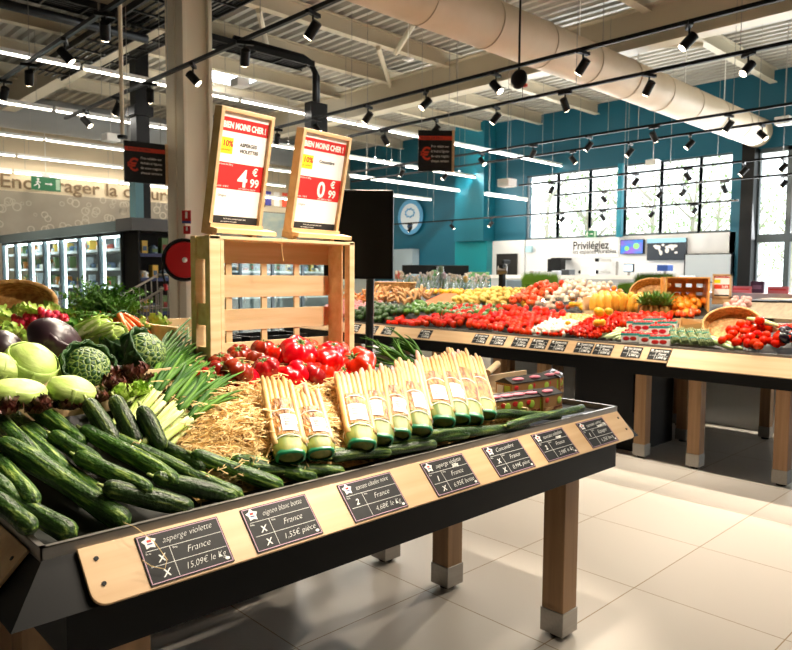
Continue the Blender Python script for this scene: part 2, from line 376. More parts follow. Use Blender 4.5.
# ---------------------------------------------------------------- structural column and dark post
p = at(192, 300, D=8.5); s_ = .43
cx, cy = p.x, p.y
g = G().box((cx, cy, 2.75), (s_*.96, s_*.2, 5.5)).box((cx-s_*.38, cy, 2.75), (.05, s_, 5.5)).box((cx+s_*.38, cy, 2.75), (.05, s_, 5.5))
g.box((cx, cy, 2.75), (s_*.7, s_*.75, 5.5))
struct('column', g, mat('column_paint', '#e6dcc6', .5), bevel=.006)
p = at(140, 130, D=11.4); g = G().bb(p.x-.11, p.x+.11, p.y-.11, p.y+.11, 2.9, 5.5).bb(p.x-.01, p.x+.11, p.y-.11, p.y+.11, 0, 2.9); g.bb(p.x-.16, p.x+.16, p.y-.16, p.y+.16, 4.0, 4.15)
struct('column_dark', g, M_black)
struct('column_teal', G().bb(p.x-.15, p.x-.02, p.y-.13, p.y+.1, 0, 3.0), mat('grey_teal_paint', '#4a7078', .5))

# ---------------------------------------------------------------- air duct, fabric, overhead
t = thing('fabric_air_duct', 'large round beige fabric air duct crossing under the ceiling', 'air duct', (0, 0, 0))
DZ = 4.3; r0 = .275; dy = 5.16
g = G().tube([(2.0+i*.25, dy, DZ) for i in range(52)], r0, 36); g.build('duct_tube', M_duct, t, smooth=True)
for x in np.arange(3.2, 14.8, 1.05):
    g = G(); g.lathe([(r0+.002, -.008), (r0+.01, -.004), (r0+.01, .004), (r0+.002, .008)], 36); o = g.build('seam_ring', mat('duct_seam', '#c4af92', .6), t, smooth=True); o.matrix_local = TR((x, dy, DZ), ry=PI/2)
g = G().tube([(2.0, dy, DZ+r0+.02), (14.7, dy, DZ+r0+.02)], .02, 6); 
for x in np.arange(3.5, 14.6, 1.6): g.tube([(x, dy, DZ+r0), (x, dy, 5.45)], .008, 5)
g.build('hanging_rail', M_white, t)

# ---------------------------------------------------------------- strip lights
def led(L):
    t = thing('strip_light', None, None); G().bb(-L/2, L/2, -.03, .03, .02, .07).build('housing', M_white, t)
    G().bb(-L/2+.02, L/2-.02, -.016, .016, .0, .02).build('tube', M_led, t)
    g = G()
    for x in (-L*.4, L*.4): g.cyl((x, 0, .07), (x, 0, 1.3), .004, 5)
    g.build('hanging_wire', M_steel, t); return t
rows = [(9.75, 4.2, 1.2, 14.4, 'nearest'), (12.05, 4.2, 1.6, 14.4, 'second'), (15.35, 4.2, 2.5, 11.5, 'third'), (17.2, 4.08, 2.5, 9.9, 'farthest')]
rows = [(9.75, at(0, 53, Y=9.75).z, 1.2, 14.4, 'nearest'), (12.05, at(0, 103, Y=12.05).z, 1.6, 14.4, 'second'), (15.35, at(0, 135, Y=15.35).z, 2.5, 11.5, 'third'), (17.2, at(0, 155, Y=17.2).z, 2.5, 9.9, 'fourth'), (17.5, at(0, 172, Y=17.5).z, 2.5, 13.5, 'farthest and lowest')]
for y, z, xa, xb, nm in rows:
    k = 0; x = xa
    while x < xb:
        L = 2.4
        put('led', lambda: led(2.36), TR((x+L/2, y, z)), 'white strip light, %s from the left in the %s row under the roof' % (ORD[k], nm), 'strip light', 'strip lights in long rows', (1, 1, (5.49-z)/1.3)); x += L; k += 1
for (pa, pb, Y, l) in (((350, 180), (488, 193), 12.6, 'white strip light crossing in front of the dark teal wall above the round sign'),
                      ((485, 198), (527, 198), 10.2, 'short white strip light ending at the left edge of the window wall'),
                      ((394, 196), (431, 201), 13.6, 'short white strip light just above the round blue and white sign')):
    A, B = at(*pa, Y=Y), at(*pb, Y=Y); L = B.x-A.x
    put('led', None, TR(((A.x+B.x)/2, Y, (A.z+B.z)/2)), l, 'strip light', 'strip lights by the teal wall', scale=(L/2.36, 1, 1))

# ---------------------------------------------------------------- track rails and spotlights
def spot():
    t = thing('spotlight', None, None)
    G().bb(-.02, .02, -.08, .08, -.03, 0).build('track_adapter', M_blackm, t)
    G().cyl((0, 0, -.03), (0, 0, -.09), .009, 8).build('stem', M_blackm, t)
    M = Euler((0, .75, 0)).to_matrix(); c = Vector((0, 0, -.14))
    q = lambda z: c+M @ Vector((0, 0, z))
    h = G().tube([q(.07), q(.065), q(-.07), q(-.078)], [.036, .043, .043, .04], 18).build('lamp_head', M_blackm, t, smooth=False)
    G().tube([q(-.0785), q(-.083)], [.036, .034], 18).build('lens', M_lens, h)
    return t
tracks = [('nearest', 2.40, 3.6, -1.5, 9.4, [(105, 22), (65, 48), (29, 72), (4, 88)]),
          ('second', 3.60, 3.6, 1.5, 10.4, [(86, 118), (117, 103), (150, 90), (193, 70), (245, 46), (313, 18)]),
          ('third', 6.03, 3.6, -.5, 8.85, [(277, 132), (317, 123), (368, 110), (426, 97), (496, 80), (583, 60), (689, 37)]),
          ('fourth', 7.19, 3.6, .5, 8.7, [(385, 134), (436, 124), (496, 113), (565, 100), (649, 85), (748, 66)]),
          ('fifth', 9.69, 3.6, 1.5, 11.5, [(402, 167), (482, 152), (533, 148), (589, 140), (654, 131), (729, 121)]),
          ('sixth', 10.62, 3.6, 1.5, 12.5, [(445, 172), (573, 154), (630, 151), (690, 142), (762, 135)]),
          ('seventh', 12.0, 3.32, 1.6, 8.8, [(552, 178), (636, 170), (688, 165), (744, 162), (784, 153)]),
          ('eighth', 13.0, 3.18, 3.0, 8.6, [(604, 195), (660, 190), (683, 196), (724, 203), (784, 176)]),
          ('ninth', 13.5, 2.86, 5.0, 15.5, [(410, 223), (452, 222), (491, 217), (562, 214), (603, 210), (652, 210), (694, 211)])]
for nm, X, Z, y0, y1, sp in tracks:
    t = thing('lighting_track', 'black lighting track rail under the roof, %s from the camera' % nm, 'lighting track', (X, 0, Z), group='lighting tracks')
    G().bb(-.018, .018, y0, y1, -.0, .035).build('rail', M_blackm, t)
    y = y0+.4
    while y < y1: G().cyl((0, y, .03), (0, y, 5.4-Z), .004, 5).build('hanging_wire', M_steel, t); y += 1.8
    for k, (px, py) in enumerate(sorted(sp)):
        p = at(px, py, X=X)
        put('spot', spot, TR((X, p.y, Z), rz=(2.4 if (k+len(nm)) % 3 == 0 else -1.2)+rnd.uniform(-.9, .9)), 'black cylinder spotlight, %s from the left on the %s lighting track' % (ORD[k], nm), 'spotlight', 'track spotlights')
# the light those spotlights throw on the displays
def beam(loc, tgt, e, ang=75, col=(1, .87, .7)):
    l = bpy.data.lights.new('spot_beam', 'SPOT'); l.energy = e; l.spot_size = math.radians(ang); l.spot_blend = .6; l.shadow_soft_size = .05; l.color = col
    o = bpy.data.objects.new('spot_beam', l); C.objects.link(o); o.location = loc; o.rotation_euler = (Vector(tgt)-Vector(loc)).to_track_quat('-Z', 'Y').to_euler()
for y, tx, ty in ((1.3, .6, 1.75), (1.5, 1.1, 1.75), (1.7, 1.7, 1.8), (1.2, 2.2, 1.75), (2.2, .7, 1.9), (3.0, .9, 2.2), (4.8, 1.2, 2.6), (5.6, .5, 2.9)): beam((2.40, y, 3.4), (tx, ty, 1), 115, 34)
for y, tx, ty in ((1.4, 1.2, 1.8), (2.0, 1.0, 1.9), (4.0, .8, 2.1), (5.8, 1.5, 2.6)): beam((3.6, y, 3.4), (tx, ty, 1), 110, 40)
for y in (1.6, 3.2, 4.9, 6.6): beam((4.6, y-.1, 3.6), (5.8, y, 1), 190, 62)
for y in (1.2, 2.9, 4.6, 6.3, 8.0): beam((7.19, y, 3.4), (6.2, y-.2, 1), 190, 66)
for y, tx, tz in ((-.7, 1.25, 1.7), (-.5, 1.6, 1.45), (-.2, .9, 1.3)): beam((2.40, y, 3.4), (tx, 2.03, tz), 120, 30)
for y, tx in ((.35, .75), (.5, 1.5), (.3, 2.3)): beam((2.40, y, 3.45), (tx, 1.42, .95), 55, 24)
for y in (.4, 1.8, 3.3): beam((6.03, y, 3.4), (4.4, y-.4, 0), 150, 70)
for y in (3, 5.5, 8, 10.5): beam((9.69, y, 3.4), (9.2, y, 0), 230, 100)
for y in (5.5, 7.5, 9.5, 11.5): beam((12.0, y, 3.2), (14.9, y, 1.9), 60, 90)
for y in (9.8, 11.5, 13.2): beam((3.1, y, 3.9), (4.2, y, 1), 90, 90)
for x in (5.3, 6.6, 8): beam((x, 16.2, 4.1), (x, 17.7, 3.0), 12, 100)
# a retractable cable drum hanging from the third track
p = at(519, 75, X=6.03)
t = thing('cable_reel', 'black round retractable cable reel with orange tag under the ceiling', 'cable reel', (6.03, p.y, 3.6))
g = G(); g.ball((0, 0, -.12), (.05, .1, .1), 16, 12); g.build('drum', M_blackm, t, smooth=True); G().box((.02, -.06, -.19), (.03, .05, .03)).build('tag', mat('orange_plastic', '#e0441c', .4), t); G().cyl((0, 0, -.03), (0, 0, 1.8), .012, 6).build('hanging_rod', M_blackm, t)
G().cyl((0, -.05, -.2), (0, -.05, -.34), .004, 5).build('cable', M_blackm, t)
# cable trays and black pipes
def tray(name, a, b, wd, label, z2=None):
    a, b = Vector(a), Vector(b); t = thing(name, label, 'cable tray', a); M = frame((0, 0, 0), b-a); L = (b-a).length; t.matrix_world = Matrix.Translation(a) @ M
    for s in (-1, 1): G().bb(0, L, s*wd/2-.01, s*wd/2+.01, -.04, .05).build('side_rail', M_blackm, t)
    g = G(); x = .1
    while x < L: g.bb(x-.012, x+.012, -wd/2, wd/2, -.04, -.015); x += .5
    g.build('rung', M_blackm, t, )['kind'] = 'stuff'
    g = G()
    for j in range(5): yy = -wd/2+wd*(j+.5)/5; g.tube([(0, yy, 0), (L, yy, 0)], .016, 6)
    g.build('cables', M_blackm, t)
a, b = at(20, 95, Z=4.7), at(160, 0, Z=4.7); mx_ = (a.x+b.x)/2
tray('cable_tray', (mx_, 5.5, 4.7), (mx_, 12.5, 4.7), .5, 'wide black cable tray running away under the roof at upper left')
tray('cable_tray', (mx_+.75, 6.5, 4.9), (mx_+.75, 12.5, 4.9), .35, 'narrower black cable tray beside the wide one at upper left')
a, b = at(215, 42, Z=4.9), at(312, 68, Z=4.9)
tray('cable_tray', (1.0, a.y, 4.9), (b.x-.1, a.y, 4.9), .35, 'black cable tray passing behind the column towards the black pipes')
p = at(316, 70, Y=a.y)
t = thing('pipe_drop', 'two black pipes bending down into a black box behind the price signs', 'pipes', (p.x, a.y, 0))
zb = at(314, 103, Y=a.y).z; zc = at(314, 140, Y=a.y).z
for s in (-.07, .1): G().tube([(-1.6, s, 5.0), (-.25+s, s, 5.0), (-.1+s, s, 4.95), (s, s, 4.8), (s, s, zb)], .05, 10).build('pipe', M_blackm, t, smooth=True)
G().box((0, 0, (zb+zc)/2), (.34, .2, zb-zc)).build('junction_box', M_blackm, t, bevel=.01)
a = at(0, 3, Z=4.6); G_ = G().tube([(0.5, a.y, 4.6), (4.3, a.y, 4.6)], .06, 8)
tag(G_.build('ceiling_pipe', M_blackm, smooth=True), 'thick black pipe crossing the top left corner under the roof', 'pipe')
p = at(121, 60, D=7); t = thing('hanging_pole', 'thin cream pole hanging down in front of the dark post', 'pole', (p.x, p.y, 0))
G().cyl((0, 0, 2.84), (0, 0, 5.4), .022, 8).build('pole', M_cream, t); G().cyl((0, 0, 2.81), (0, 0, 2.84), .05, 10).build('end_cap', M_blackm, t)
for i, (px, py, l) in enumerate(((372, 163, 'white ceiling sensor box hanging before the teal band over the windows'), (507, 183, 'white sensor box hanging in front of the dark teal wall by the window edge'), (784, 121, 'white hanging box on the right edge below the lighting tracks'), (240, 83, 'pale hanging box by the skylight left of the price signs'), (111, 138, 'pale hanging box left of the dark post'))):
    p = at(px if i else 373+280, py, D=11 if i else 14); t = thing('sensor_box', l, 'sensor box', p); G().box((0, 0, 0), (.22, .22, .12)).build('box', M_white, t, bevel=.01); G().cyl((0, 0, .06), (0, 0, 5.4-p.z), .005, 5).build('hanging_wire', M_steel, t)
p = at(408, 59, Z=4.6); t = thing('ceiling_detector', 'small white disc detector on a rod beneath the roof deck', 'detector', p)
G().lathe([(0, -.03), (.06, -.02), (.09, .0), (.0, .01)], 16).build('disc', M_white, t, smooth=True); G().cyl((0, 0, 0), (0, 0, .8), .006, 6).build('rod', M_white, t)
# hanging aisle signs
def aisle(px, py, D, wpx, hpx, rz, label, side):
    p = at(px, py, D=D); wd = wpx/703*D; hd = hpx/703*D
    t = thing('hanging_sign', label, 'sign', p, rz)
    G().box((0, 0, 0), (wd, .04, hd)).build('board', M_slate, t)
    G().box((wd/2+.012, 0, 0), (.03, .06, hd*1.02)).build('edge_strip', M_wood, t)
    G().box((0, -.022, hd*.31), (wd, .006, hd*.1)).build('red_band', mat('orange_red_band', '#c8381c', .5), t)
    R = Matrix.Translation((0, -.022, 0)) @ WM
    for i, s in enumerate(('Prix valable sur', 'les fruits et légumes', 'de votre magasin', 'chaque semaine')):
        text(s, hd*.085, M_chalk, t, 'lettering', R @ Matrix.Translation((-wd*.12, hd*(.08-.12*i), .001)), maxw=wd*.52)
    text('€', hd*.42, mat('orange_red_band', '#c8381c'), t, 'euro_symbol', R @ Matrix.Translation((-wd*.44, -hd*.22, .001)), bold=.004)
    text('BAISSE DE PRIX', hd*.08, M_inkb, t, 'heading', R @ Matrix.Translation((-wd*.42, hd*.285, .005)), maxw=wd*.8)
    g = G()
    for s in (-.4, .4): g.cyl((s*wd, 0, hd/2), (s*wd, 0, 5.4-p.z), .004, 5)
    g.build('hanging_wire', M_steel, t)
aisle(145, 163, 8.2, 40, 40, math.radians(-8), 'black hanging sign with a red euro symbol before the dark post', 1)
aisle(435, 151, 9.0, 34, 40, math.radians(-42), 'black hanging sign with red band left of the windows', -1)
# green exit signs
def exit_sign(p, wd, hd, rz, label):
    t = thing('exit_sign', label, 'exit sign', p, rz); G().box((0, 0, 0), (wd, .05, hd)).build('panel', mat('exit_green', '#0d6b3a', .4, emit='#0d6b3a', es=.03), t)
    R = Matrix.Translation((0, -.027, 0)) @ WM
    g = G().ball((-wd*.28, -.028, hd*.3), (hd*.09, .004, hd*.09), 10, 6)
    for pp in (((-.28, .2), (-.3, 0)), ((-.3, 0), (-.24, -.2)), ((-.24, -.2), (-.27, -.38)), ((-.3, 0), (-.37, -.15)), ((-.37, -.15), (-.43, -.2)), ((-.28, .15), (-.2, .05)), ((-.28, .15), (-.36, .05))):
        g.tube([(a_*wd if abs(a_) < 1 else a_, -.028, b_*hd) for a_, b_ in pp], hd*.045, 6)
    g.build('running_figure', M_white, t)
    g = G().box((wd*.05, -.028, 0), (wd*.2, .005, hd*.08)); g.extr([(.14*wd, -hd*.12), (.22*wd, 0), (.14*wd, hd*.12)], 0, .004, M=R); g.build('arrow', M_white, t)
    G().box((wd*.4, -.028, 0), (wd*.14, .005, hd*.8)).build('door_symbol', mat('pale_green', '#a8c4a8'), t)
    G().box((0, 0, hd/2+.03), (wd*.3, .03, .06)).build('bracket', M_white, t)
    if wd > .5: G().cyl((0, 0, hd/2+.05), (0, 0, 5.45-p[2]), .008, 6).build('hanging_rod', M_white, t)
exit_sign(at(46, 184, D=16), .62, .3, 0, 'green exit sign with running figure in front of the cream wall lettering')
exit_sign(at(591, 234, X=14.8), .3, .16, -PI/2, 'small green exit sign at the windowsill above the white wall')

# ---------------------------------------------------------------- things on the far walls
XM = Matrix(((0, 0, -1, 0), (-1, 0, 0, 0), (0, 1, 0, 0), (0, 0, 0, 1)))  # text plane facing -X, reading towards -Y
p = at(410, 217, X=XW-.1); R_ = .52
t = thing('round_wall_sign', 'round white sign with blue ring on the dark teal wall', 'sign', p)
def disc(r, x, m, nm, ri=0):
    n = 40; V = []; 
    for k in range(n): a = 2*PI*k/n; V += [(x, r*math.cos(a), r*math.sin(a)), (x, ri*math.cos(a), ri*math.sin(a)), (x+.02, r*math.cos(a), r*math.sin(a))]
    F = []
    for k in range(n): q = (k+1) % n; F += [(3*k, 3*k+1, 3*q+1, 3*q), (3*k, 3*q, 3*q+2, 3*k+2)]
    G().add(V, F).build(nm, m, t)
disc(R_, 0, mat('ring_blue', '#5aa3d0', .5), 'blue_ring', R_*.76); disc(R_*.77, .005, mat('sign_white', '#dfeaf0', .5), 'white_disc')
g = G(); k = random.Random(2)
for i in range(9):
    a = i/9*2*PI; g.tube([(-.01, .17*math.cos(a), .12+.1*math.sin(a)), (-.01, .2*math.cos(a+.5), .12+.14*math.sin(a+.5))], .022, 6)
g.build('wheat_pattern', mat('ring_blue', '#5aa3d0'), t); g = G().ball((-.01, 0, -.28), (.01, .11, .08), 12, 8); g.build('dark_emblem', mat('navy_print', '#1a4a70'), t)
p = at(586, 252, X=XW-.03); q = at(629, 252, X=XW-.03)
a = at(573, 247, X=XW-.02); b = at(616, 247, X=XW-.02)
t = thing('wall_lettering', 'dark lettering Privilégiez les espaces durables on the white wall', 'lettering', (XW-.03, 0, 0))
text('Privilégiez', .27, M_inkb, t, 'upper_line', Matrix.Translation((0, a.y, at(573, 249.5, X=XW).z)) @ XM, width=(a.y-at(609, 247, X=XW).y), bold=.004)
text('les espaces durables', .15, M_inkb, t, 'lower_line', Matrix.Translation((0, a.y, at(573, 254, X=XW).z)) @ XM, width=a.y-b.y)
a, b = at(571, 240, X=XW-.02), at(618, 257, X=XW-.02)
struct('trim_2', G().bb(XW-.02, XW-.002, b.y, a.y, b.z, a.z), mat('white_banner', '#f0efee', .6))
def wallbox(name, part, px0, py0, px1, py1, m, label, cat, X=XW-.08, th=.06):
    a, b = at(px0, py0, X=X), at(px1, py1, X=X); c = Vector((X, (a.y+b.y)/2, (a.z+b.z)/2)); t = thing(name, label, cat, c); wy, wz = abs(a.y-b.y), abs(a.z-b.z)
    G().box((0, 0, 0), (th, wy, wz)).build(part, m, t); return t, wy, wz
t, wy, wz = wallbox('wall_screen', 'bezel', 621, 240, 644, 254, M_blackm, 'lit screen with colourful picture on the white wall beside the lettering', 'screen')
G().box((-.035, 0, 0), (.01, wy*.94, wz*.92)).build('display', mat('screen_picture', '#2c78c8', .3, tex='noise', col2='#8f4fb0', scale=(3, 3, 5), emit='#2c6cb8', es=.4, ramp=(.4, .6)), t)
g = G(); g.ball((-.042, -wy*.2, wz*.05), (.004, wy*.13, wz*.2), 12, 8); g.ball((-.042, wy*.2, -wz*.1), (.004, wy*.1, wz*.16), 12, 8); g.build('picture_shapes', mat('screen_green', '#7fd06a', .4, emit='#7fd06a', es=.4), t)
t, wy, wz = wallbox('world_map_screen', 'board', 648, 239, 686, 260, mat('slate_blue', '#2a3440', .4), 'dark screen with a white world map on the white wall', 'screen')
G().box((-.035, 0, wz*.4), (.01, wy, wz*.2)).build('blue_header', mat('header_blue', '#8fc4dc', .4, emit='#8fc4dc', es=.2), t)
def blobs(pts, nm, m, s=1):
    g = G()
    for (y, z, ry, rz_) in pts: g.ball((-.036, -y*wy, z*wz), (.004, ry*wy, rz_*wz), 10, 6)
    g.build(nm, m, t)
blobs([(-.22, .1, .09, .1), (-.28, .16, .06, .06), (-.17, -.02, .03, .08), (-.13, -.16, .045, .12), (-.08, .2, .04, .06), (.02, .1, .05, .06), (.03, -.06, .055, .12), (.14, .12, .11, .1), (.22, .14, .08, .07), (.17, .0, .04, .06), (.26, -.16, .045, .05)], 'world_map', M_white)
t, wy, wz = wallbox('notice_board', 'frame', 685, 254, 732, 283, M_blackm, 'large grey panel in dark frame below the map screen', 'panel', X=XW-.1)
G().box((-.035, 0, 0), (.01, wy*.94, wz*.93)).build('panel', mat('grey_panel', '#b6bec2', .3), t)
t, wy, wz = wallbox('wall_monitor', 'casing', 550, 259, 563, 272, M_blackm, 'small dark monitor fixed low on the white wall', 'monitor', X=XW-.5, th=.2)
wallbox('bracket_arm', 'arm', 557, 258, 566, 260, M_blackm, 'short dark arm above the small wall monitor', 'bracket', X=XW-.3, th=.5)
t, wy, wz = wallbox('wall_clock', 'dial', 526, 246, 532, 252, mat('pale_blue', '#a9d2dc', .4), 'small round pale blue emblem near the left of the white wall', 'emblem')
for i, (px, py, s, l) in enumerate(((597, 260, 3, 'small dark square box highest on the white wall under the lettering'), (580, 272, 3.5, 'round dark loudspeaker beside the till on the white wall'), (596, 272, 3.5, 'dark box with white frame right of the round loudspeaker'))):
    p = at(px, py, X=XW-.6); t = thing('wall_speaker', l, 'loudspeaker', p); g = G(); r = s/703*17*.5
    (g.ball((0, 0, 0), (r, r, r), 14, 10) if i == 1 else g.box((0, 0, 0), (r*1.4, r*2, r*2))); g.build('casing', M_blackm, t); G().box((.3, 0, 0), (.55, .06, .06)).build('bracket', M_white, t)
# ================================================================ near display table
RX0, RX1, RY, RZ = .433, 2.685, 1.446, .915
t = thing('display_table', 'near produce display table with steel tray, black underframe and wooden legs', 'display table', (0, 0, 0))
YB = 2.36
# steel tray rim
g = G()
g.bb(RX0, RX1, RY, RY+.004, RZ-.03, RZ).bb(RX0, RX0+.004, RY, YB, RZ-.03, RZ).bb(RX1-.004, RX1, RY, YB, RZ-.03, RZ)
g.bb(RX0, RX1, RY, RY+.012, RZ-.003, RZ).bb(RX0, RX0+.012, RY, YB, RZ-.003, RZ).bb(RX1-.012, RX1, RY, YB, RZ-.003, RZ).bb(RX0, RX1, RY, YB, RZ-.05, RZ-.04)
g.build('steel_tray', M_steel, t)
# black flared skirt (frustum) and apron box
def frus(g, a, b):
    (x0, x1, y0, y1, z0), (X0, X1, Y0, Y1, Z0) = a, b
    g.add([(x0, y0, z0), (x1, y0, z0), (x1, y1, z0), (x0, y1, z0), (X0, Y0, Z0), (X1, Y0, Z0), (X1, Y1, Z0), (X0, Y1, Z0)], [(0, 1, 5, 4), (1, 2, 6, 5), (2, 3, 7, 6), (3, 0, 4, 7), (0, 3, 2, 1), (4, 5, 6, 7)])
g = G(); frus(g, (RX0-.078, RX1+.03, RY-.082, YB, .80), (RX0+.008, RX1-.008, RY+.006, YB, RZ-.02)); g.build('skirt', M_black, t)
G().bb(RX0+.03, RX1-.085, RY-.045, YB, .685, .80).build('apron', M_black, t)
def leg(p, x, y, h=.70, w_=.1):
    l = G().bb(x-w_/2, x+w_/2, y-w_/2, y+w_/2, .10, h).build('leg', M_leg, p, bevel=.004)
    G().bb(x-w_/2-.004, x+w_/2+.004, y-w_/2-.004, y+w_/2+.004, .018, .115).build('steel_foot', M_steel, l, bevel=.003)
    G().cyl((x, y, 0), (x, y, .02), .035, 14).build('foot_pad', M_blackm, l)
for x, y in ((2.41, 1.53), (2.41, 2.14), (.62, 1.53), (.62, 2.14)): leg(t, x, y)
# sloping wooden label boards, front and left end, and their screws
bm_ = math.sqrt(.088**2+.092**2)
def board(x0, x1, M, nm='label_board', holes=True, lab=None):
    r = .03; P = [(x0, 0), (x1, 0)]
    for a in range(0, 91, 15): P.append((x1-r+r*math.cos(math.radians(a)), -(bm_-r)-r*math.sin(math.radians(a))))
    for a in range(90, 181, 15): P.append((x0+r+r*math.cos(math.radians(a)), -(bm_-r)-r*math.sin(math.radians(a))))
    b = G().extr(P[::-1], 0, .008, M=M).build(nm, M_wood, t, bevel=.0015)
    for x in (x0+.03, x1-.03):
        for y in (-.03, -.085): G().cyl(M @ Vector((x, y, .006)), M @ Vector((x, y, .0095)), .005, 10).build('screw', M_blackm, b)
    return b
FM = frame((0, RY, RZ-.024), (1, 0, 0), Vector((0, -.092, .088)))           # front board plane: x right, y up-slope, z outward
board(.50, RX1-.012, FM)
LM = frame((RX0, 0, RZ-.024), (0, -1, 0), Vector((-.092, 0, .088)))
board(-YB, -(RY+.06), LM)
g = G().bb(RX0+.0, RX1-.0, RY+.45, YB, RZ-.03, 1.0)
# sloping inner bed under the produce
def bedslab(x0, x1, y0, y1, dz=-.05, base=.83):
    z0, z1 = bed(y0)+dz, bed(y1)+dz
    return G().add([(x0, y0, base), (x1, y0, base), (x1, y1, base), (x0, y1, base), (x0, y0, z0), (x1, y0, z0), (x1, y1, z1), (x0, y1, z1)], [(0, 3, 2, 1), (0, 1, 5, 4), (1, 2, 6, 5), (2, 3, 7, 6), (3, 0, 4, 7), (4, 5, 6, 7)])
g = bedslab(RX0+.02, 1.78, RY+.02, YB); o2 = bedslab(1.78, 2.10, RY+.02, 1.84); g.add(o2.v, o2.f); g.build('sloping_bed', mat('dark_liner', '#1b2018', .6), t)

# ---------------------------------------------------------------- blackboard price cards on the front board
def star(g, c, r, z, M):
    P = [(c[0]+(r if i % 2 == 0 else r*.62)*math.cos(PI/2+i*PI/5), c[1]+(r if i % 2 == 0 else r*.62)*math.sin(PI/2+i*PI/5)) for i in range(10)]
    g.extr(P, z, z+.0006, M=M)
def price_card(M, wd, ht, l1, l2, l3, marks, label, small=None):
    t = thing('price_card', label, 'price card', mw=M)
    G().bb(0, wd, -ht, 0, 0, .002).build('blackboard', M_slate, t)
    e = .0022; g = G()
    for x0, x1, y0, y1 in ((e, wd-e, -e*1.8, -e), (e, wd-e, -ht+e, -ht+e*1.8), (e, e*1.8, -ht+e, -e), (wd-e*1.8, wd-e, -ht+e, -e)): g.bb(x0, x1, y0, y1, .002, .0024)
    g.build('border', M_pinkln, t)
    g = G(); y1, y2 = -ht*.34, -ht*.66; xx = wd*.33
    for x0, x1, ya_, yb_ in ((wd*.06, wd*.97, y1, y1), (wd*.06, wd*.97, y2, y2)): g.bb(x0, x1, ya_-.0005, ya_+.0005, .002, .0024)
    g.bb(xx-.0005, xx+.0005, -ht*.95, y1, .002, .0024); g.build('ruled_lines', M_chalk, t)
    g = G(); I = Matrix.Identity(4); star(g, (wd*.13, -ht*.17), ht*.15, .002, I); lg = g.build('logo_star', M_white, t)
    G().bb(wd*.105, wd*.155, -ht*.17, -ht*.12, .0026, .003).build('logo_red', M_redp, lg); G().bb(wd*.1, wd*.16, -ht*.22, -ht*.19, .0026, .003).build('logo_blue', mat('logo_blue', '#2b3a78'), lg)
    MT = lambda x, y: Matrix.Translation((x, y, .0022))
    R = Euler((0, 0, .05)).to_matrix().to_4x4()
    text(l1, ht*.18, M_chalk, t, 'product_lettering', MT(wd*.27, -ht*.25) @ R, shear=.45, bold=-.0004, thick=.0002, maxw=wd*.62)
    if small: text(small, ht*.13, M_chalk, t, 'size_lettering', MT(wd*.62, -ht*.37+ht*.04) @ R, shear=.4, bold=.0004, thick=.0002, maxw=wd*.34)
    text(l2, ht*.19, M_chalk, t, 'origin_lettering', MT(wd*.5, -ht*.56) @ R, shear=.45, bold=-.0004, thick=.0002, maxw=wd*.34)
    text(l3, ht*.18, M_chalk, t, 'price_lettering', MT(wd*.42, -ht*.88) @ R, shear=.4, bold=-.0004, thick=.0002, maxw=wd*.5)
    for i, m_ in enumerate(marks): text(m_, ht*.2, M_chalk, t, 'grade_lettering', MT(wd*.16, -ht*(.6 if i == 0 else .9)) @ R, shear=.3, bold=.0004, thick=.0002)
    G().ball((wd*.93, -ht*.9, .0022), (wd*.03, ht*.035, .0004), 12, 6).build('round_stamp', M_white, t)
    for x in (wd*.05, wd*.36): text('Prix', ht*.06, M_chalk, t, 'small_print', MT(x, -ht*.41), thick=.0001)
cards = [((134, 531), (216, 512), 'asperge violette', 'France', '15,09€ le Kg', 'XX', 'blackboard price card asperge violette, the leftmost one beside the board corner', None),
         ((239, 506), (304, 491), 'oignon blanc botte', 'France', '1,55€ pièce', 'XX', 'blackboard price card oignon blanc, second from the left on the near table', None),
         ((336, 484), (389, 469), 'tomate côtelée noire', 'France', '4,68€ le Kg', '2 ', 'blackboard price card reading tomate côtelée noire, in front of the asparagus', None),
         ((419, 462), (461, 450), 'asperge violette', 'France', '6,95€ botte', '1X', 'blackboard price card asperge violette 500g, fourth from the left on the near table', '500g'),
         ((481, 444), (517, 436), 'Concombre', 'France', '0,99€ pièce', 'XX', 'blackboard price card reading Concombre on the near table board', None),
         ((530, 432), (561, 425), 'tomate côtelée', 'France', '2,98€ le Kg', '2 ', 'blackboard price card second from the right end of the near table', 'rouge'),
         ((575, 421), (601, 414), 'tomate cerise', 'Espagne', '1,25€ barq.', '1 ', 'blackboard price card at the far right end of the near table, beside the packs', 'barquette 250g')]
for a, b, l1, l2, l3, mk, lab, sm in cards:
    x0 = at(*a, Y=RY-.01).x; x1 = at(*b, Y=RY-.01).x
    price_card(FM @ Matrix.Translation((x0, -.008, .0085)), x1-x0, .113, l1, l2, l3, mk, lab, sm)
# a dangling raffia strand over the first card
o = G().tube([(.60, 1.45, .925), (.615, 1.43, .917), (.645, 1.405, .885), (.66, 1.375, .85), (.65, 1.365, .835), (.625, 1.375, .845), (.61, 1.385, .86)], .0009, 5).build('straw_strand', mat('straw', '#e6c98e', .6), smooth=True)
tag(o, 'single straw strand dangling over the leftmost blackboard price card', 'straw')

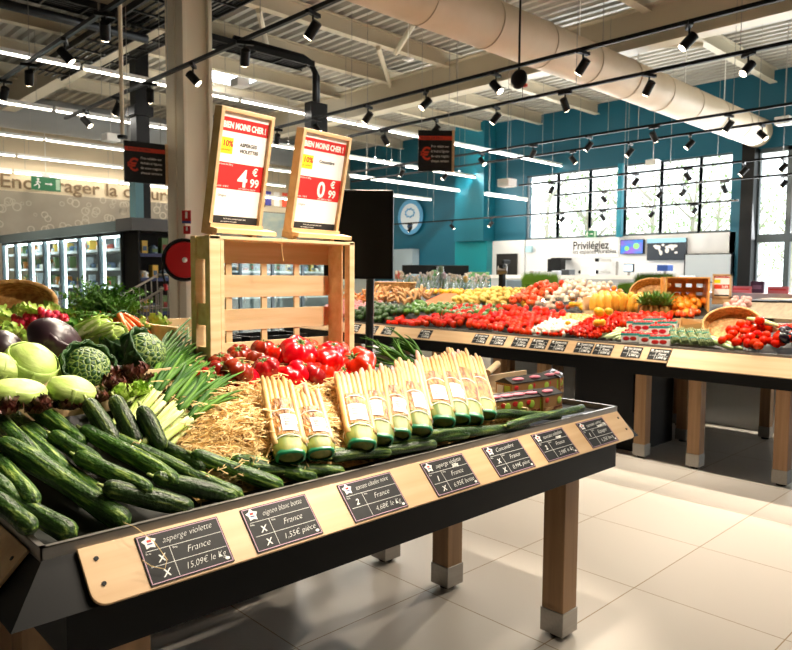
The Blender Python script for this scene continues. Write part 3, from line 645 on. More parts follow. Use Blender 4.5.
# ---------------------------------------------------------------- cucumbers
def cuke_mat():
    m = bpy.data.materials.new('cucumber_skin'); m.use_nodes = True; nt = m.node_tree; N = nt.nodes; L = nt.links; b = N['Principled BSDF']
    tc = N.new('ShaderNodeTexCoord'); mp = N.new('ShaderNodeMapping'); mp.inputs['Scale'].default_value = (12, 120, 120); L.new(tc.outputs['Object'], mp.inputs[0])
    oi = N.new('ShaderNodeObjectInfo'); vm = N.new('ShaderNodeVectorMath'); vm.operation = 'ADD'; L.new(mp.outputs[0], vm.inputs[0])
    cb = N.new('ShaderNodeMath'); cb.operation = 'MULTIPLY'; cb.inputs[1].default_value = 40; L.new(oi.outputs['Random'], cb.inputs[0]); L.new(cb.outputs[0], vm.inputs[1])
    nz = N.new('ShaderNodeTexNoise'); nz.inputs['Scale'].default_value = 1; nz.inputs['Detail'].default_value = 3; L.new(vm.outputs[0], nz.inputs['Vector'])
    rp = N.new('ShaderNodeValToRGB'); e = rp.color_ramp.elements; e[0].position = .38; e[0].color = lin('#142a0c'); e[1].position = .74; e[1].color = lin('#8c9f4a'); e.new(.55).color = lin('#2f4f18')
    L.new(nz.outputs['Fac'], rp.inputs[0])
    hs = N.new('ShaderNodeHueSaturation'); mr = N.new('ShaderNodeMapRange'); mr.inputs['To Min'].default_value = .5; mr.inputs['To Max'].default_value = 2.2
    at_ = N.new('ShaderNodeAttribute'); at_.attribute_type = 'OBJECT'; at_.attribute_name = 'tone'; L.new(at_.outputs['Fac'], mr.inputs['Value']); L.new(mr.outputs[0], hs.inputs['Value'])
    L.new(rp.outputs[0], hs.inputs['Color']); L.new(hs.outputs[0], b.inputs['Base Color']); b.inputs['Roughness'].default_value = .42; b.inputs['Specular IOR Level'].default_value = .35
    n2 = N.new('ShaderNodeTexNoise'); n2.inputs['Scale'].default_value = 130; n2.inputs['Detail'].default_value = 2; L.new(tc.outputs['Object'], n2.inputs['Vector'])
    mm = N.new('ShaderNodeMath'); mm.operation = 'ADD'; L.new(n2.outputs['Fac'], mm.inputs[0]); L.new(nz.outputs['Fac'], mm.inputs[1])
    bp = N.new('ShaderNodeBump'); bp.inputs['Strength'].default_value = .8; bp.inputs['Distance'].default_value = .004; L.new(mm.outputs[0], bp.inputs['Height']); L.new(bp.outputs[0], b.inputs['Normal'])
    return m
M_cuke = cuke_mat(); M_stem = mat('dry_stem', '#8c9a55', .7)
def cucumber(A, B, r, tone, label, seed, bend=.012):
    A, B = Vector(A), Vector(B); L = (B-A).length; k = random.Random(seed); n = 26; P = []; R = []
    ph = k.uniform(0, 6)
    for i in range(n+1):
        u = i/n; e = min(u, 1-u)*L; q = min(1, e/(r*1.25)); prof = math.sqrt(max(0, 1-(1-q)**2))
        P.append((u*L, bend*math.sin(u*PI)*k.choice((1, 1)), .3*bend*math.sin(u*2*PI+ph))); R.append(max(.002, r*prof*(.94+.06*math.sin(u*9+ph))*(.9+.1*min(1, u*4))))
    g = G(); g.tube(P, R, 22); V = []
    for v in g.v:
        a = math.atan2(v[2], v[1]); s = 1+.012*math.cos(7*a+v[0]*8)+.012*mnoise.noise(Vector(v)*60+Vector((seed, 0, 0))); V.append((v[0], v[1]*s, v[2]*s))
    g.v = V; o = g.build('cucumber', M_cuke, smooth=True); o.matrix_world = frame(A, B-A); o['tone'] = tone; tag(o, label, 'cucumber', 'loose cucumbers on the near table')
    G().tube([(-.012, 0, .002), (.004, 0, 0)], [.003, .005], 7).build('stem_end', M_stem, o, smooth=True); return o
def cuc(pa, pb, ha, hb, r, tone, label, seed, bend=.012):
    A = slope(*pa, off=ha); B = slope(*pb, off=hb)
    if B.y < 1.468: B = at(*pb, Y=1.468); B.z = max(B.z, .908)
    return cucumber(A, B, r*1.03, tone, label, seed, bend)
RS = 1.10
cs = [((-22, 470), (76, 538), .03, .026, .024, .35, 'dark green cucumber lowest in the left corner of the tray'),
      ((-12, 446), (36, 505), .025, .02, .021, .45, 'cucumber mostly hidden behind the lowest one in the left tray corner'),
      ((-4, 440), (130, 527), .055, .026, .0255, .42, 'long striped cucumber running down to the tray rim left of the first price card'),
      ((-12, 405), (48, 470), .05, .03, .023, .45, 'green cucumber crossing the left edge of the picture above the long one'),
      ((2, 408), (50, 446), .02, .02, .021, .3, 'small dark cucumber behind the bright-ended one at the left'),
      ((20, 429), (104, 497), .02, .0, .0225, .55, 'cucumber with bright green upper end, lying right of the long striped one'),
      ((28, 404), (84, 446), .045, .03, .0225, .55, 'short bright green cucumber highest on the left beside the wooden crate'),
      ((50, 434), (100, 468), .04, .03, .0215, .4, 'grey green cucumber in the middle of the pile below the short bright one'),
      ((74, 455), (152, 492), .04, .035, .0205, .45, 'warty cucumber in the middle of the pile above the dark stubby one'),
      ((80, 428), (178, 484), .05, .035, .0215, .6, 'light green curved cucumber in the middle behind the warty one'),
      ((104, 434), (244, 503), .04, .022, .021, .5, 'long cucumber with dried curly blossom tip'),
      ((102, 486), (194, 517), .045, .026, .0245, .12, 'dark stubby cucumber resting near the rim above the first price card'),
      ((152, 476), (238, 507), .045, .024, .0215, .28, 'dark smooth cucumber resting at the rim above the second price card'),
      ((150, 438), (205, 470), .03, .02, .019, .15, 'dark cucumber beside the straw, half hidden by a bright one'),
      ((190, 453), (284, 495), .045, .018, .0205, .8, 'bright yellow green cucumber right of the pile at the foot of the straw'),
      ((228, 459), (318, 478), .02, .02, .019, .75, 'light green cucumber lying along the foot of the straw'),
      ((246, 468), (345, 481), .015, .02, .018, .4, 'green cucumber lying along the rim before the first asparagus bundle'),
      ((266, 457), (392, 452), .01, .02, .018, .6, 'light cucumber in front of the left asparagus bundles'),
      ((330, 458), (437, 444), .02, .035, .0165, .15, 'dark ended cucumber lying along the rim in front of the middle asparagus bundles'),
      ((420, 436), (530, 424), .02, .03, .0165, .3, 'long green cucumber lying along the rim before the right asparagus bundles'),
      ((-20, 492), (34, 530), .01, .012, .021, .3, 'dark cucumber under the others in the left tray corner'),
      ((385, 442), (470, 434), .015, .015, .0165, .45, 'cucumber partly hidden behind the one at the rim, before the middle bundles'),
      ((484, 415), (562, 415), .02, .035, .0165, .25, 'green cucumber behind, lying between the last asparagus bundle and the packs'),
      ((505, 426), (585, 407), .02, .02, .015, .5, 'cucumber at the rim in front of the small packs')]
for i, (pa, pb, ha, hb, r, tone, lab) in enumerate(cs): cuc(pa, pb, ha, hb, r, tone, lab, i, bend=rnd.uniform(-.012, .012))
for i, (pt, pb, lab) in enumerate((((86, 399), (114, 446), 'dark cucumber leaning upright, leftmost of three against the wooden crate'), ((113, 396), (136, 446), 'dark cucumber leaning upright, middle one of three'), ((140, 406), (160, 450), 'dark cucumber leaning upright beside the spring onions'))):
    A = slope(*pt, off=.10); B = slope(*pb, off=.02); B = Vector((B.x, B.y-.02, B.z)); cucumber(A, B, .024, .06, lab, 40+i, 0)
# blossom curl on the tip
p = slope(131, 445, off=.075); o = G().tube([p, p+Vector((.004, -.01, .008)), p+Vector((.014, -.012, .003)), p+Vector((.02, -.008, .01))], .0018, 6).build('dried_blossom', mat('straw', '#e6c98e'), smooth=True); tag(o, 'dried curly blossom lying on the long cucumber', 'blossom')

# wooden crate edge behind the cucumbers (low display crate of the cabbages)
t = thing('low_wooden_crate', 'low wooden crate of cabbages behind the cucumbers', 'crate', (0, 0, 0))
a = slope(68, 402, off=.05); b = slope(104, 394, off=.05)
ya_ = 1.96; 
G().bb(.40, .995, ya_-.012, ya_, bed(ya_)-.03, bed(ya_)+.075).build('front_slat', M_woodz, t); G().bb(.985, .995, ya_, YB-.03, bed(ya_)-.02, bed(ya_)+.05).build('side_slat', M_woodz, t)
t = thing('low_wooden_crate', 'wooden crate edge seen behind the carrots and beside the tall crate', 'crate', (0, 0, 0))
a, b = at(138, 320, Y=2.5), at(192, 327, Y=2.5)
G().bb(a.x, b.x+.1, 2.5, 2.512, 1.12, a.z).build('rear_slat', M_woodz, t); G().bb(a.x, a.x+.012, 2.2, 2.5, 1.12, a.z-.01).build('side_slat', M_woodz, t)

# ---------------------------------------------------------------- straw heap under asparagus and tomatoes
M_straw = mat('straw', '#fbefcc', .6, rand=0)
M_strawd = mat('straw_bed', '#6e4a20', .8, tex='noise', col2='#c29a58', scale=(60, 60, 60), bump=.5, ramp=(.35, .6))
def heap(x, y):
    u = max(0, min(1, (x-.80)/.22)); v = max(0, min(1, (2.12-x)/.1)); w_ = max(0, min(1, (y-1.53)/.10)); e = u*v*w_*(1 if x < 1.55 else max(0, min(1, (1.93-.12*min(1, (x-1.55)/.2)-y)/.08)))
    return bed(y)-.03-(0 if x < 1.6 or y < 1.84 else min(.12, (y-1.84)*.9))+.075*e**.7+.016*mnoise.noise(Vector((x*9, y*9, 0)))*e+.01*mnoise.noise(Vector((x*30, y*30, 3)))*e
def hs_(u, v): x = .80+u*1.34; y = 1.50+v*.58; return (x, y, heap(x, y))
hp = G().surf(hs_, 120, 60).build('straw_bedding', M_strawd, smooth=True); tag(hp, 'pale curly wood straw bedding under the asparagus and beef tomatoes', 'straw', kind='stuff')
g = G(); k = random.Random(11)
for i in range(9000):
    x = k.uniform(.84, 2.12); y = k.uniform(1.54, 2.0)
    if k.random() < .3: y = k.uniform(1.53, 1.7)
    z = heap(x, y)+k.uniform(-.002, .024); a = k.uniform(0, 2*PI); L = k.uniform(.03, .09); cv = k.uniform(-4, 4); P = []
    if x > 1.26 and y < 1.86: z = min(z, heap(x, y)+.004); L *= .6
    px, py, pz = x, y, z; dz = k.uniform(-.3, .5)
    for s in range(5):
        P.append((px, py, pz)); px += math.cos(a)*L/4; py += math.sin(a)*L/4; pz = max(heap(px, py), pz+dz*L/4+k.uniform(-.002, .002)); a += cv/4; dz -= .15
    g.tube(P, .0009+.0012*k.random(), 3, cap=False)
g.build('straw_strands', M_straw, hp)

# ---------------------------------------------------------------- asparagus bundles
def spear_mat(nm, body, tip, band):
    m = bpy.data.materials.new(nm); m.use_nodes = True; nt = m.node_tree; N = nt.nodes; L = nt.links; b = N['Principled BSDF']; b.inputs['Roughness'].default_value = .45
    tc = N.new('ShaderNodeTexCoord'); sp = N.new('ShaderNodeSeparateXYZ'); L.new(tc.outputs['Object'], sp.inputs[0]); nz = N.new('ShaderNodeTexNoise'); nz.inputs['Scale'].default_value = 70; L.new(tc.outputs['Object'], nz.inputs['Vector'])
    ma = N.new('ShaderNodeMath'); ma.operation = 'MULTIPLY_ADD'; L.new(nz.outputs['Fac'], ma.inputs[0]); ma.inputs[1].default_value = .07; L.new(sp.outputs['X'], ma.inputs[2])
    rp = N.new('ShaderNodeValToRGB'); e = rp.color_ramp.elements; e[0].position = .045; e[0].color = lin(tip); e[1].position = .11; e[1].color = lin(body); e.new(.075).color = lin(band); L.new(ma.outputs[0], rp.inputs[0]); L.new(rp.outputs[0], b.inputs['Base Color']); return m
M_sp = spear_mat('white_asparagus', '#c9a264', '#96703a', '#b4884c'); M_spv = spear_mat('violet_tinged_asparagus', '#d0a878', '#a8706a', '#bd8e6c')
M_wrap = mat('kraft_wrap', '#b47c3a', .4, tex='noise', col2='#6a3f18', scale=(50, 90, 90), bump=.9, ramp=(.42, .62))
M_moss = mat('green_spear_base', '#56701f', .5, tex='noise', col2='#8f8d3c', scale=(12, 60, 60), rand=.1)
M_gfilm = mat('green_film', '#14744a', .35)
def bundle(seed, label_side=0):
    k = random.Random(seed); t = thing('asparagus_bundle', None, None); L = .235
    rows_ = [(-.03, 5, .0), (-.022, 6, .0115), (-.018, 6, .022)]
    for (oy, n, z) in rows_:
        for i in range(n):
            y = (i-(n-1)/2)*.0122+k.uniform(-.001, .001); r = k.uniform(.0066, .0084); x0 = k.uniform(0, .035); dz = k.uniform(-.001, .002); sp = k.uniform(.0, .2)
            P = []; R = []
            for j in range(12):
                u = j/11; x = x0+(L-.02-x0)*u; P.append((x, y*(1+sp*(1-u)*.6), z+.006+dz+.004*(1-u)))
                q = min(1, u/.13); R.append(r*(.55+.5*math.sin(q*PI/2)**.7)*(1+.14*(j % 2)*(1-u)))
            s = G().tube(P, R, 8).build('spear', k.choice((M_sp, M_sp, M_spv)), t, smooth=True)
    def sleeve(x0, x1, ry, rz_, nm, m_, cr=.002, n=26, mm=14):
        def f(u, v):
            a = 2*PI*u; x = x0+(x1-x0)*v; w_ = 1+.05*mnoise.noise(Vector((math.cos(a)*3+seed, math.sin(a)*3, x*40)))
            c_, s_ = math.cos(a), math.sin(a); tp = 1-.18*max(0, (v-.6)/.4)**2*(nm[:5] == 'green'); rb = 1+(.05*math.cos(15*a) if nm == 'green_base' else 0)
            return (x, ry*math.copysign(abs(c_)**.75, c_)*w_*tp*rb, .016+rz_*math.copysign(abs(s_)**.75, s_)*w_*tp*rb)
        return G().surf(f, n, mm, True).build(nm, m_, t, smooth=True)
    G().tube([(L-.004, 0, .016), (L+.003, 0, .016)], [.030, .027], 20, sy=.62).build('stalk_ends', M_moss, t)
    sleeve(.095+k.uniform(-.01, .01), .195, .0395, .0255, 'paper_wrap', M_wrap)
    sleeve(.19, L+.002, .0375, .024, 'green_base', M_moss, n=22)
    sleeve(L-.002, L+.008, .034, .021, 'green_film_end', M_gfilm)
    for xx, nm in ((.128+k.uniform(-.01, .01), 'upper_band'), (.205, 'lower_band')):
        G().tube([(xx+.006*math.cos(2*a_), .041*math.cos(a_), .016+.0272*math.sin(a_)) for a_ in [2*PI*j/24 for j in range(25)]], .0014, 6, cap=False).build(nm, M_white, t, smooth=True)
    y0 = label_side*.014
    def lab(u, v): yy = -.022+.044*u+y0; return (.140+.048*v, yy, .016+.0268*math.sqrt(max(.02, 1-(yy/.041)**2))+.0016)
    l = G().surf(lab, 8, 4).build('paper_label', M_paper, t, smooth=True)
    g = G()
    for i in range(11):
        v = .15+.055*i; a, b_ = Vector(lab(.15, v)), Vector(lab(.5, v)); g.tube([a+Vector((0, 0, .0004)), (a+b_)/2+Vector((0, 0, .0008)), b_+Vector((0, 0, .0004))], .0004+.0004*(i % 3 == 0), 4)
    g.build('barcode', mat('grey_ink', '#555555'), l); return t
BP = [((274, 381), (291, 460), 0, 'left one of the two asparagus bundles standing apart at the left of the straw', 1.05, .8),
      ((301, 389), (321, 456), 1, 'right one of the two asparagus bundles standing apart at the left of the straw', 1, .9),
      ((346, 372), (362, 449), 2, 'asparagus bundle with large label, leftmost of the packed row', 1.08, 0),
      ((370, 369), (380, 443), 3, 'second asparagus bundle of the packed row, beside the large label one', 1, -.8),
      ((389, 368), (399, 437), 4, 'third asparagus bundle of the packed row, with reddish wrap', .95, .6),
      ((404, 362), (420, 434), 5, 'fourth asparagus bundle of the packed row, label on its right side', 1, .9),
      ((426, 357), (443, 425), 6, 'fifth asparagus bundle of the packed row, broad white label in the middle', 1.05, 0),
      ((441, 355), (459, 422), 7, 'sixth asparagus bundle of the packed row, label at the right', 1, .7),
      ((455, 351), (472, 422), 8, 'seventh asparagus bundle of the packed row, standing highest', 1, -2),
      ((468, 356), (486, 417), 9, 'last asparagus bundle at the right end of the row', .95, -2)]
for pa, pb, sd, lab, s_, ls in BP:
    B = slope(*pb, off=.035); A = slope(*pa, off=.10); L = (A-B).length
    o = bundle(sd, ls if abs(ls) < 1.5 else 0)
    if ls == -2: bpy.data.objects.remove([c for c in C.objects if c.name.startswith('barcode')][-1]); bpy.data.objects.remove([c for c in C.objects if c.name.startswith('paper_label')][-1])
    o.matrix_world = frame(A-Vector((0, 0, .012)), B-A, (-.25, -.5, .85)) @ Matrix.Diagonal((L/.245, s_*1.12, s_*1.05, 1)); tag(o, lab, 'asparagus', 'tied asparagus bundles on straw')

# ---------------------------------------------------------------- beef tomatoes
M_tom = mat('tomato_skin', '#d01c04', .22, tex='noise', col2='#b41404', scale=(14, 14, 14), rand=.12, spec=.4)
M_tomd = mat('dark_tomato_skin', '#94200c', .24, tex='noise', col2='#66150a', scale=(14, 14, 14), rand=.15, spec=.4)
M_cal = mat('tomato_calyx', '#4c6b25', .6)
def beef(seed, m_):
    k = random.Random(seed); n = k.choice((6, 7, 8)); ph = k.uniform(0, 6)
    def f(th, p_): e = math.sin(th); return 1+.06*math.cos(n*p_+ph)*e**.5+.05*math.cos(3*p_+ph)*e-.30*math.exp(-(th/.32)**2)-.1*math.exp(-((PI-th)/.3)**2)
    o = G().ball((0, 0, .034), (.044, .044, .035), 40, 20, f).build('beef_tomato', m_, smooth=True)
    g = G(); 
    for i in range(6):
        a = i*PI/3+k.uniform(-.2, .2); g.tube([(0, 0, .057), (.009*math.cos(a), .009*math.sin(a), .062), (.02*math.cos(a), .02*math.sin(a), .064)], [.003, .0035, .0006], 5)
    g.tube([(0, 0, .055), (.002, 0, .07)], [.003, .0035], 6); g.build('calyx', M_cal, o, smooth=True); return o
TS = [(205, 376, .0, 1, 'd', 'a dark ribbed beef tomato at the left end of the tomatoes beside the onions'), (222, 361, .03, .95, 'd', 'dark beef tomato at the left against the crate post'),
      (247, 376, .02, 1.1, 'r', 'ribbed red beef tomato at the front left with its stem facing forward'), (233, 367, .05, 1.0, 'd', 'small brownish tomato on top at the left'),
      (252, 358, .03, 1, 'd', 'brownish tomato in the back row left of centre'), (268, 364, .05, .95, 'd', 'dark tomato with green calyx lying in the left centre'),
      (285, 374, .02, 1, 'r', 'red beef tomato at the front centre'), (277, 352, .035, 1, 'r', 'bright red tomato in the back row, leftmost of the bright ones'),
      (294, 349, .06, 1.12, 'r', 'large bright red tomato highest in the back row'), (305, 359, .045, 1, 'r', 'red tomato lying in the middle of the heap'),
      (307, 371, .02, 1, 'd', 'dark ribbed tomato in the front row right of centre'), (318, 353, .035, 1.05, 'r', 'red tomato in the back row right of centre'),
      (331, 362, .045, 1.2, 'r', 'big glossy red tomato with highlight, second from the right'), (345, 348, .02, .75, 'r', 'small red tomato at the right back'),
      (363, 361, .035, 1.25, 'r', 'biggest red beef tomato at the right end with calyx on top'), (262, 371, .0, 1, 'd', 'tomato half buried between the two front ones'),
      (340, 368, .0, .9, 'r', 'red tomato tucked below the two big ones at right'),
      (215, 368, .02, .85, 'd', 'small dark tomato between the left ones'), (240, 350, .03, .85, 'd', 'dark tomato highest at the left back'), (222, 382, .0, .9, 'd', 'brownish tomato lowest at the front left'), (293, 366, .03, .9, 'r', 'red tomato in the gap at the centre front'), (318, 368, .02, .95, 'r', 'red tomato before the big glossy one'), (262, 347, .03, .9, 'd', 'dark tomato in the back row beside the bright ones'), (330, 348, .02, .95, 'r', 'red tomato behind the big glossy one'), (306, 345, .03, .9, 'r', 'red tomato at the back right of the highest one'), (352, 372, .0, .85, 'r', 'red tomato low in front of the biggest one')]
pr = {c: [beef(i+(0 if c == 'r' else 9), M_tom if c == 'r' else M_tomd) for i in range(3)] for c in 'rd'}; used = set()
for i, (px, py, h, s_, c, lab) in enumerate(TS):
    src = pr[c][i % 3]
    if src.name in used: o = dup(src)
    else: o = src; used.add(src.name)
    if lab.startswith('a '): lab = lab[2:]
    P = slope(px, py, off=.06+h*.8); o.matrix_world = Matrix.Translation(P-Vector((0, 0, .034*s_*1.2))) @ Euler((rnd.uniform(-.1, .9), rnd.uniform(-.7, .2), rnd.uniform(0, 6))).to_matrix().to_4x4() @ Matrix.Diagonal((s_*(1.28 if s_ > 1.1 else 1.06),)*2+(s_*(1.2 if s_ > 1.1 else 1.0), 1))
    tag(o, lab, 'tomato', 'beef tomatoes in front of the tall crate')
for c in 'rd':
    for o in pr[c]:
        if o.name not in used:
            for q in [x for x in C.objects if x.parent == o]: bpy.data.objects.remove(q)
            bpy.data.objects.remove(o)

# ---------------------------------------------------------------- tall crate standing on its side
cx0, cx1, cy0, cy1, cz0, cz1 = 1.108, 1.70, 1.985, 2.10, 1.155, 1.575
t = thing('wooden_crate', 'tall slatted wooden crate standing on its side behind the tomatoes', 'crate', (0, 0, 0))
pw = .038
for x, y, nm in ((cx0, cy0, 'front_post'), (cx1-.022, cy0, 'front_post'), (cx0-.004, cy1-.03, 'rear_post'), (cx1-.03, cy1-.03, 'rear_post')):
    wx = pw if x < 1.4 else .024
    G().bb(x, x+wx, y, y+.03, cz0-.03, cz1).build(nm, M_woodz, t, bevel=.0015)
G().bb(cx0+.04, cx0+.052, cy0+.002, cy0+.03, cz0-.03, cz1-.006).build('post_lath', M_woodz, t)
zs_ = [(1.575, 1.49), (1.450, 1.375), (1.335, 1.262), (1.222, 1.15)]
for a, b in zs_:
    g = G().bb(cx0+.01, cx1-.0, cy1-.006, cy1, b, a); g.build('back_slat', M_woodz, t, bevel=.001)
for x in (cx0+.125, cx0+.265, cx0+.405): G().bb(x, x+.022, cy1, cy1+.008, cz0, cz1-.005).build('back_batten', M_woodz, t)
G().bb(cx1-.035, cx1-.028, cy0+.03, cy1-.006, cz0, cz1-.01).build('side_panel', M_woodz, t)
for a, b in ((1.57, 1.50), (1.36, 1.29), (1.22, 1.15)): G().bb(cx0+.004, cx0+.01, cy0+.03, cy1-.03, b, a).build('side_slat', M_woodz, t)
G().bb(cx0, cx1, cy0, cy1, cz1-.012, cz1-.002).build('top_panel', M_woodz, t, bevel=.001)
o = G().tube([(1.38, cy0-.003, 1.577), (1.375, cy0-.004, 1.55), (1.378, cy0-.004, 1.52), (1.383, cy0-.003, 1.50)], .0009, 5).build('straw_strand', M_straw); tag(o, 'single straw strand hanging from the top of the tall crate', 'straw')

# ---------------------------------------------------------------- two framed price signs on the crate
def price_sign(x0, x1, title, sub, euros, cents, label, tall, nm2=''):
    wd = x1-x0; ht = tall
    th = math.radians(12); M = Matrix.Translation((x0, 2.06, 1.60)) @ Matrix.Rotation(math.radians(6), 4, 'Z') @ Matrix(((1, 0, 0, 0), (0, -math.sin(th), -math.cos(th), 0), (0, math.cos(th), -math.sin(th), 0), (0, 0, 0, 1)))
    # local: x right, y up, z towards viewer
    t = thing('framed_price_sign', label, 'price sign', mw=M); fw = .013; fd = .035
    for x in (0, wd-fw): G().bb(x, x+fw, 0, ht, -fd, .004).build('side_frame', M_wood, t, bevel=.0015)
    for y in (0, ht-fw): G().bb(fw, wd-fw, y, y+fw, -fd, .004).build('cross_frame', M_wood, t, bevel=.0015)
    G().bb(-.0, wd+.03, -.006, .008, .0, .05).build('foot_slat', M_wood, t)
    p_ = G().bb(fw-.001, wd-fw+.001, fw-.001, ht-fw+.001, -.012, -.008).build('poster', M_paper, t)
    z = -.0078; px = wd-2*fw; py = ht-2*fw; X = lambda u: fw+u*px; Y = lambda v: fw+v*py
    def rect(u0, u1, v0, v1, m_, n_, dz=0): return G().bb(X(u0), X(u1), Y(v0), Y(v1), z+dz-.0002, z+dz+.0002).build(n_, m_, t)
    rect(.0, 1, .835, .955, M_redp, 'red_heading_band'); rect(0, 1, .33, .565, M_redp, 'red_price_band'); rect(0, 1, 0, .085, M_inkb, 'black_foot_band'); rect(.03, .28, .64, .78, M_yelp, 'yellow_patch')
    MT = lambda u, v, dz=.0005: Matrix.Translation((X(u), Y(v), z+dz))
    tx = lambda s, sz, m_, n_, u, v, **kw: text(s, sz, m_, t, n_, MT(u, v), thick=.0001, **kw)
    tx('BIEN MOINS CHER !', .027, M_white, 'heading_lettering', .04, .865, width=px*.9, bold=.0012)
    tx('10%', .026, M_redp, 'discount_lettering', .06, .705, width=px*.2, bold=.0008); tx('DE REMISE', .008, M_redp, 'discount_small_lettering', .05, .665, width=px*.19)
    tx(title, .0155, M_inkb, 'product_lettering', .42, .72, maxw=px*.5, bold=.0004)
    if sub: tx(sub, .0155, M_inkb, 'product_lettering', .43, .665, maxw=px*.48, bold=.0004)
    tx(euros, .078, M_white, 'euro_digit', .46, .365, bold=.002); tx('€', .034, M_white, 'euro_symbol', .76, .475, bold=.001); tx(cents, .038, M_white, 'cents_digits', .73, .37, bold=.001)
    tx('La botte de 500 g', .008, M_white, 'small_print', .02, .54); tx('Le kilo : 9,98 €', .008, M_white, 'small_print', .02, .345); tx('prix valable en magasin', .0075, M_white, 'small_print', .5, .34, maxw=px*.46)
    tx('Origine', .011, mat('grey_ink', '#555555'), 'origin_lettering', .08, .26)
    tx('Vu les prix, pourquoi payer plus', .007, M_white, 'foot_lettering', .25, .055, maxw=px*.5); tx('voir conditions en magasin', .006, M_white, 'foot_lettering', .2, .03, maxw=px*.6)
    G().bb(0, wd, -.002, .02, .004, .012).build('lower_lip', M_wood, t)
    g = G()
    for x in (.02, wd-.03): g.box((x, -.01, -.02), (.018, .024, .06))
    g.build('foot_block', M_wood, t); return t
price_sign(1.145, 1.358, 'ASPERGES', 'VIOLETTES', '4', '99', 'left framed red and white price sign reading 4€99 asperges violettes', .385)
price_sign(1.462, 1.70, 'Concombre', None, '0', '99', 'right framed red and white price sign reading 0€99 concombre', .365)

# ---------------------------------------------------------------- spring onions
M_onl = mat('onion_leaf', '#1e4a0e', .6, spec=.2, tex='noise', col2='#4f7a26', scale=(5, 60, 60), rand=.25); M_onw = mat('onion_white', '#8fa64c', .55, spec=.25, tex='noise', col2='#ccd296', scale=(8, 50, 50), rand=.08)
def onion(seed):
    k = random.Random(seed); t = G(); L = .17
    t.tube([(0, 0, 0), (.008, 0, 0), (.02, 0, 0), (.06, 0, .002), (L, 0, .003)], [.004, .0085, .0095, .0065, .006], 9)
    o = t.build('spring_onion', M_onw, smooth=True); g = G()
    for i in range(4):
        a = k.uniform(-.28, .28); b = k.uniform(-.05, .25); Lf = k.uniform(.2, .32); P = []; R = []
        for j in range(9): u = j/8; P.append((L-.01+Lf*u, a*Lf*u*u*.6, .003+b*Lf*u*(1-u*.5)-.03*u**3)); R.append(.0058*(1-u)**.5+.0008)
        g.tube(P, R, 7)
    g.build('leaves', M_onl, o, smooth=True); return o
k = random.Random(21); OP = [onion(i) for i in range(6)]; usd = set()
for i in range(46):
    u = (i % 23)/22; lay = i//23
    bx, by = 118+u*40+k.uniform(-8, 8), 425+u*22+k.uniform(-8, 4); tx_, ty_ = 178+u*62+k.uniform(-4, 4), 330+u*50+k.uniform(-5, 5)
    A = slope(bx, by, off=.02+.02*lay); B = slope(tx_, ty_, off=.04+.03*lay); L = (B-A).length
    o = OP[i % 6]
    if o.name in usd: o = dup(o)
    else: usd.add(o.name)
    o.matrix_world = frame(A, B-A) @ Euler((k.uniform(-1.2, 1.2), 0, 0)).to_matrix().to_4x4() @ Matrix.Diagonal((L/.44, 1, 1, 1)); tag(o, 'spring onion with white stem and long green leaves, heaped left of the straw', 'spring onion', 'spring onions heaped left of the straw')
# onions with leaves up, right of the crate
for i in range(16):
    tx_, ty_ = 352+k.uniform(0, 62), 338+k.uniform(0, 26); A = at(432+k.uniform(-18, 14), 372+k.uniform(-6, 6), Y=1.98); B = at(tx_, ty_-4, Y=2.16)
    A.z -= .02
    o = dup(OP[i % 6]); o.matrix_world = frame(A, B-A) @ Euler((k.uniform(-1.5, 1.5), 0, 0)).to_matrix().to_4x4() @ Matrix.Diagonal(((B-A).length/.40, .8, .8, 1)); tag(o, 'spring onion with its leaves pointing back, right of the tall crate', 'spring onion', 'spring onions right of the tall crate')

# ---------------------------------------------------------------- cabbages
M_wcab = mat('white_cabbage_leaf', '#9db858', .55, tex='noise', col2='#bdcf7c', scale=(12, 12, 40), bump=.5, rand=.08)
M_pcab = mat('purple_cabbage_leaf', '#1a0d14', .35, tex='noise', col2='#341722', scale=(9, 9, 9), bump=.15)
M_scab = mat('savoy_leaf', '#1d3d18', .55, tex='noise', col2='#335c26', scale=(20, 20, 20), bump=.6, bscale=(45, 45, 45))
def savoy_vein():
    m = mat('savoy_veined_leaf', '#93a85a', .5, tex='voronoi', col2='#23481a', scale=(75, 75, 40), bump=.8, ramp=(.01, .1)); return m
M_sv = savoy_vein()
def shell(R, c, a0, span, tilt, m_, par, nm, seed, ruf=.04, lift=.03, sz=1.0):
    k = random.Random(seed)
    def f(u, v):
        th = .15+v*span; ph = a0+(u-.5)*2.3*(1-.25*v*0); e = max(abs(u-.5)*2, v)**3
        r = R*(1+lift*e*3+ruf*e*math.sin(ph*9+th*7+seed)+.01*mnoise.noise(Vector((ph*3, th*3, seed))))
        d = Vector((math.sin(th)*math.cos(ph), math.sin(th)*math.sin(ph), -math.cos(th)*sz)); return Vector(c)+d*r
    return G().surf(f, 22, 18).build(nm, m_, par, smooth=True, solid=.002)
def cabbage(nm, R, m_, seed, leaves=4, sz=(1, 1, .85), vein=None, ruf=.03, lift=.02, span=1.9, headm=None):
    def f(th, ph): return 1+.012*math.sin(3*ph+th*4+seed)+.01*mnoise.noise(Vector((math.cos(ph)*2, math.sin(ph)*2, th*2+seed)))
    o = G().ball((0, 0, 0), (R*sz[0], R*sz[1], R*sz[2]), 32, 20, f).build(nm, headm or m_, smooth=True)
    for i in range(leaves): shell(R*1.015, (0, 0, 0), seed+i*2*PI/leaves, span, 0, m_, o, 'outer_leaf', seed*7+i, ruf, lift, sz[2])
    return o
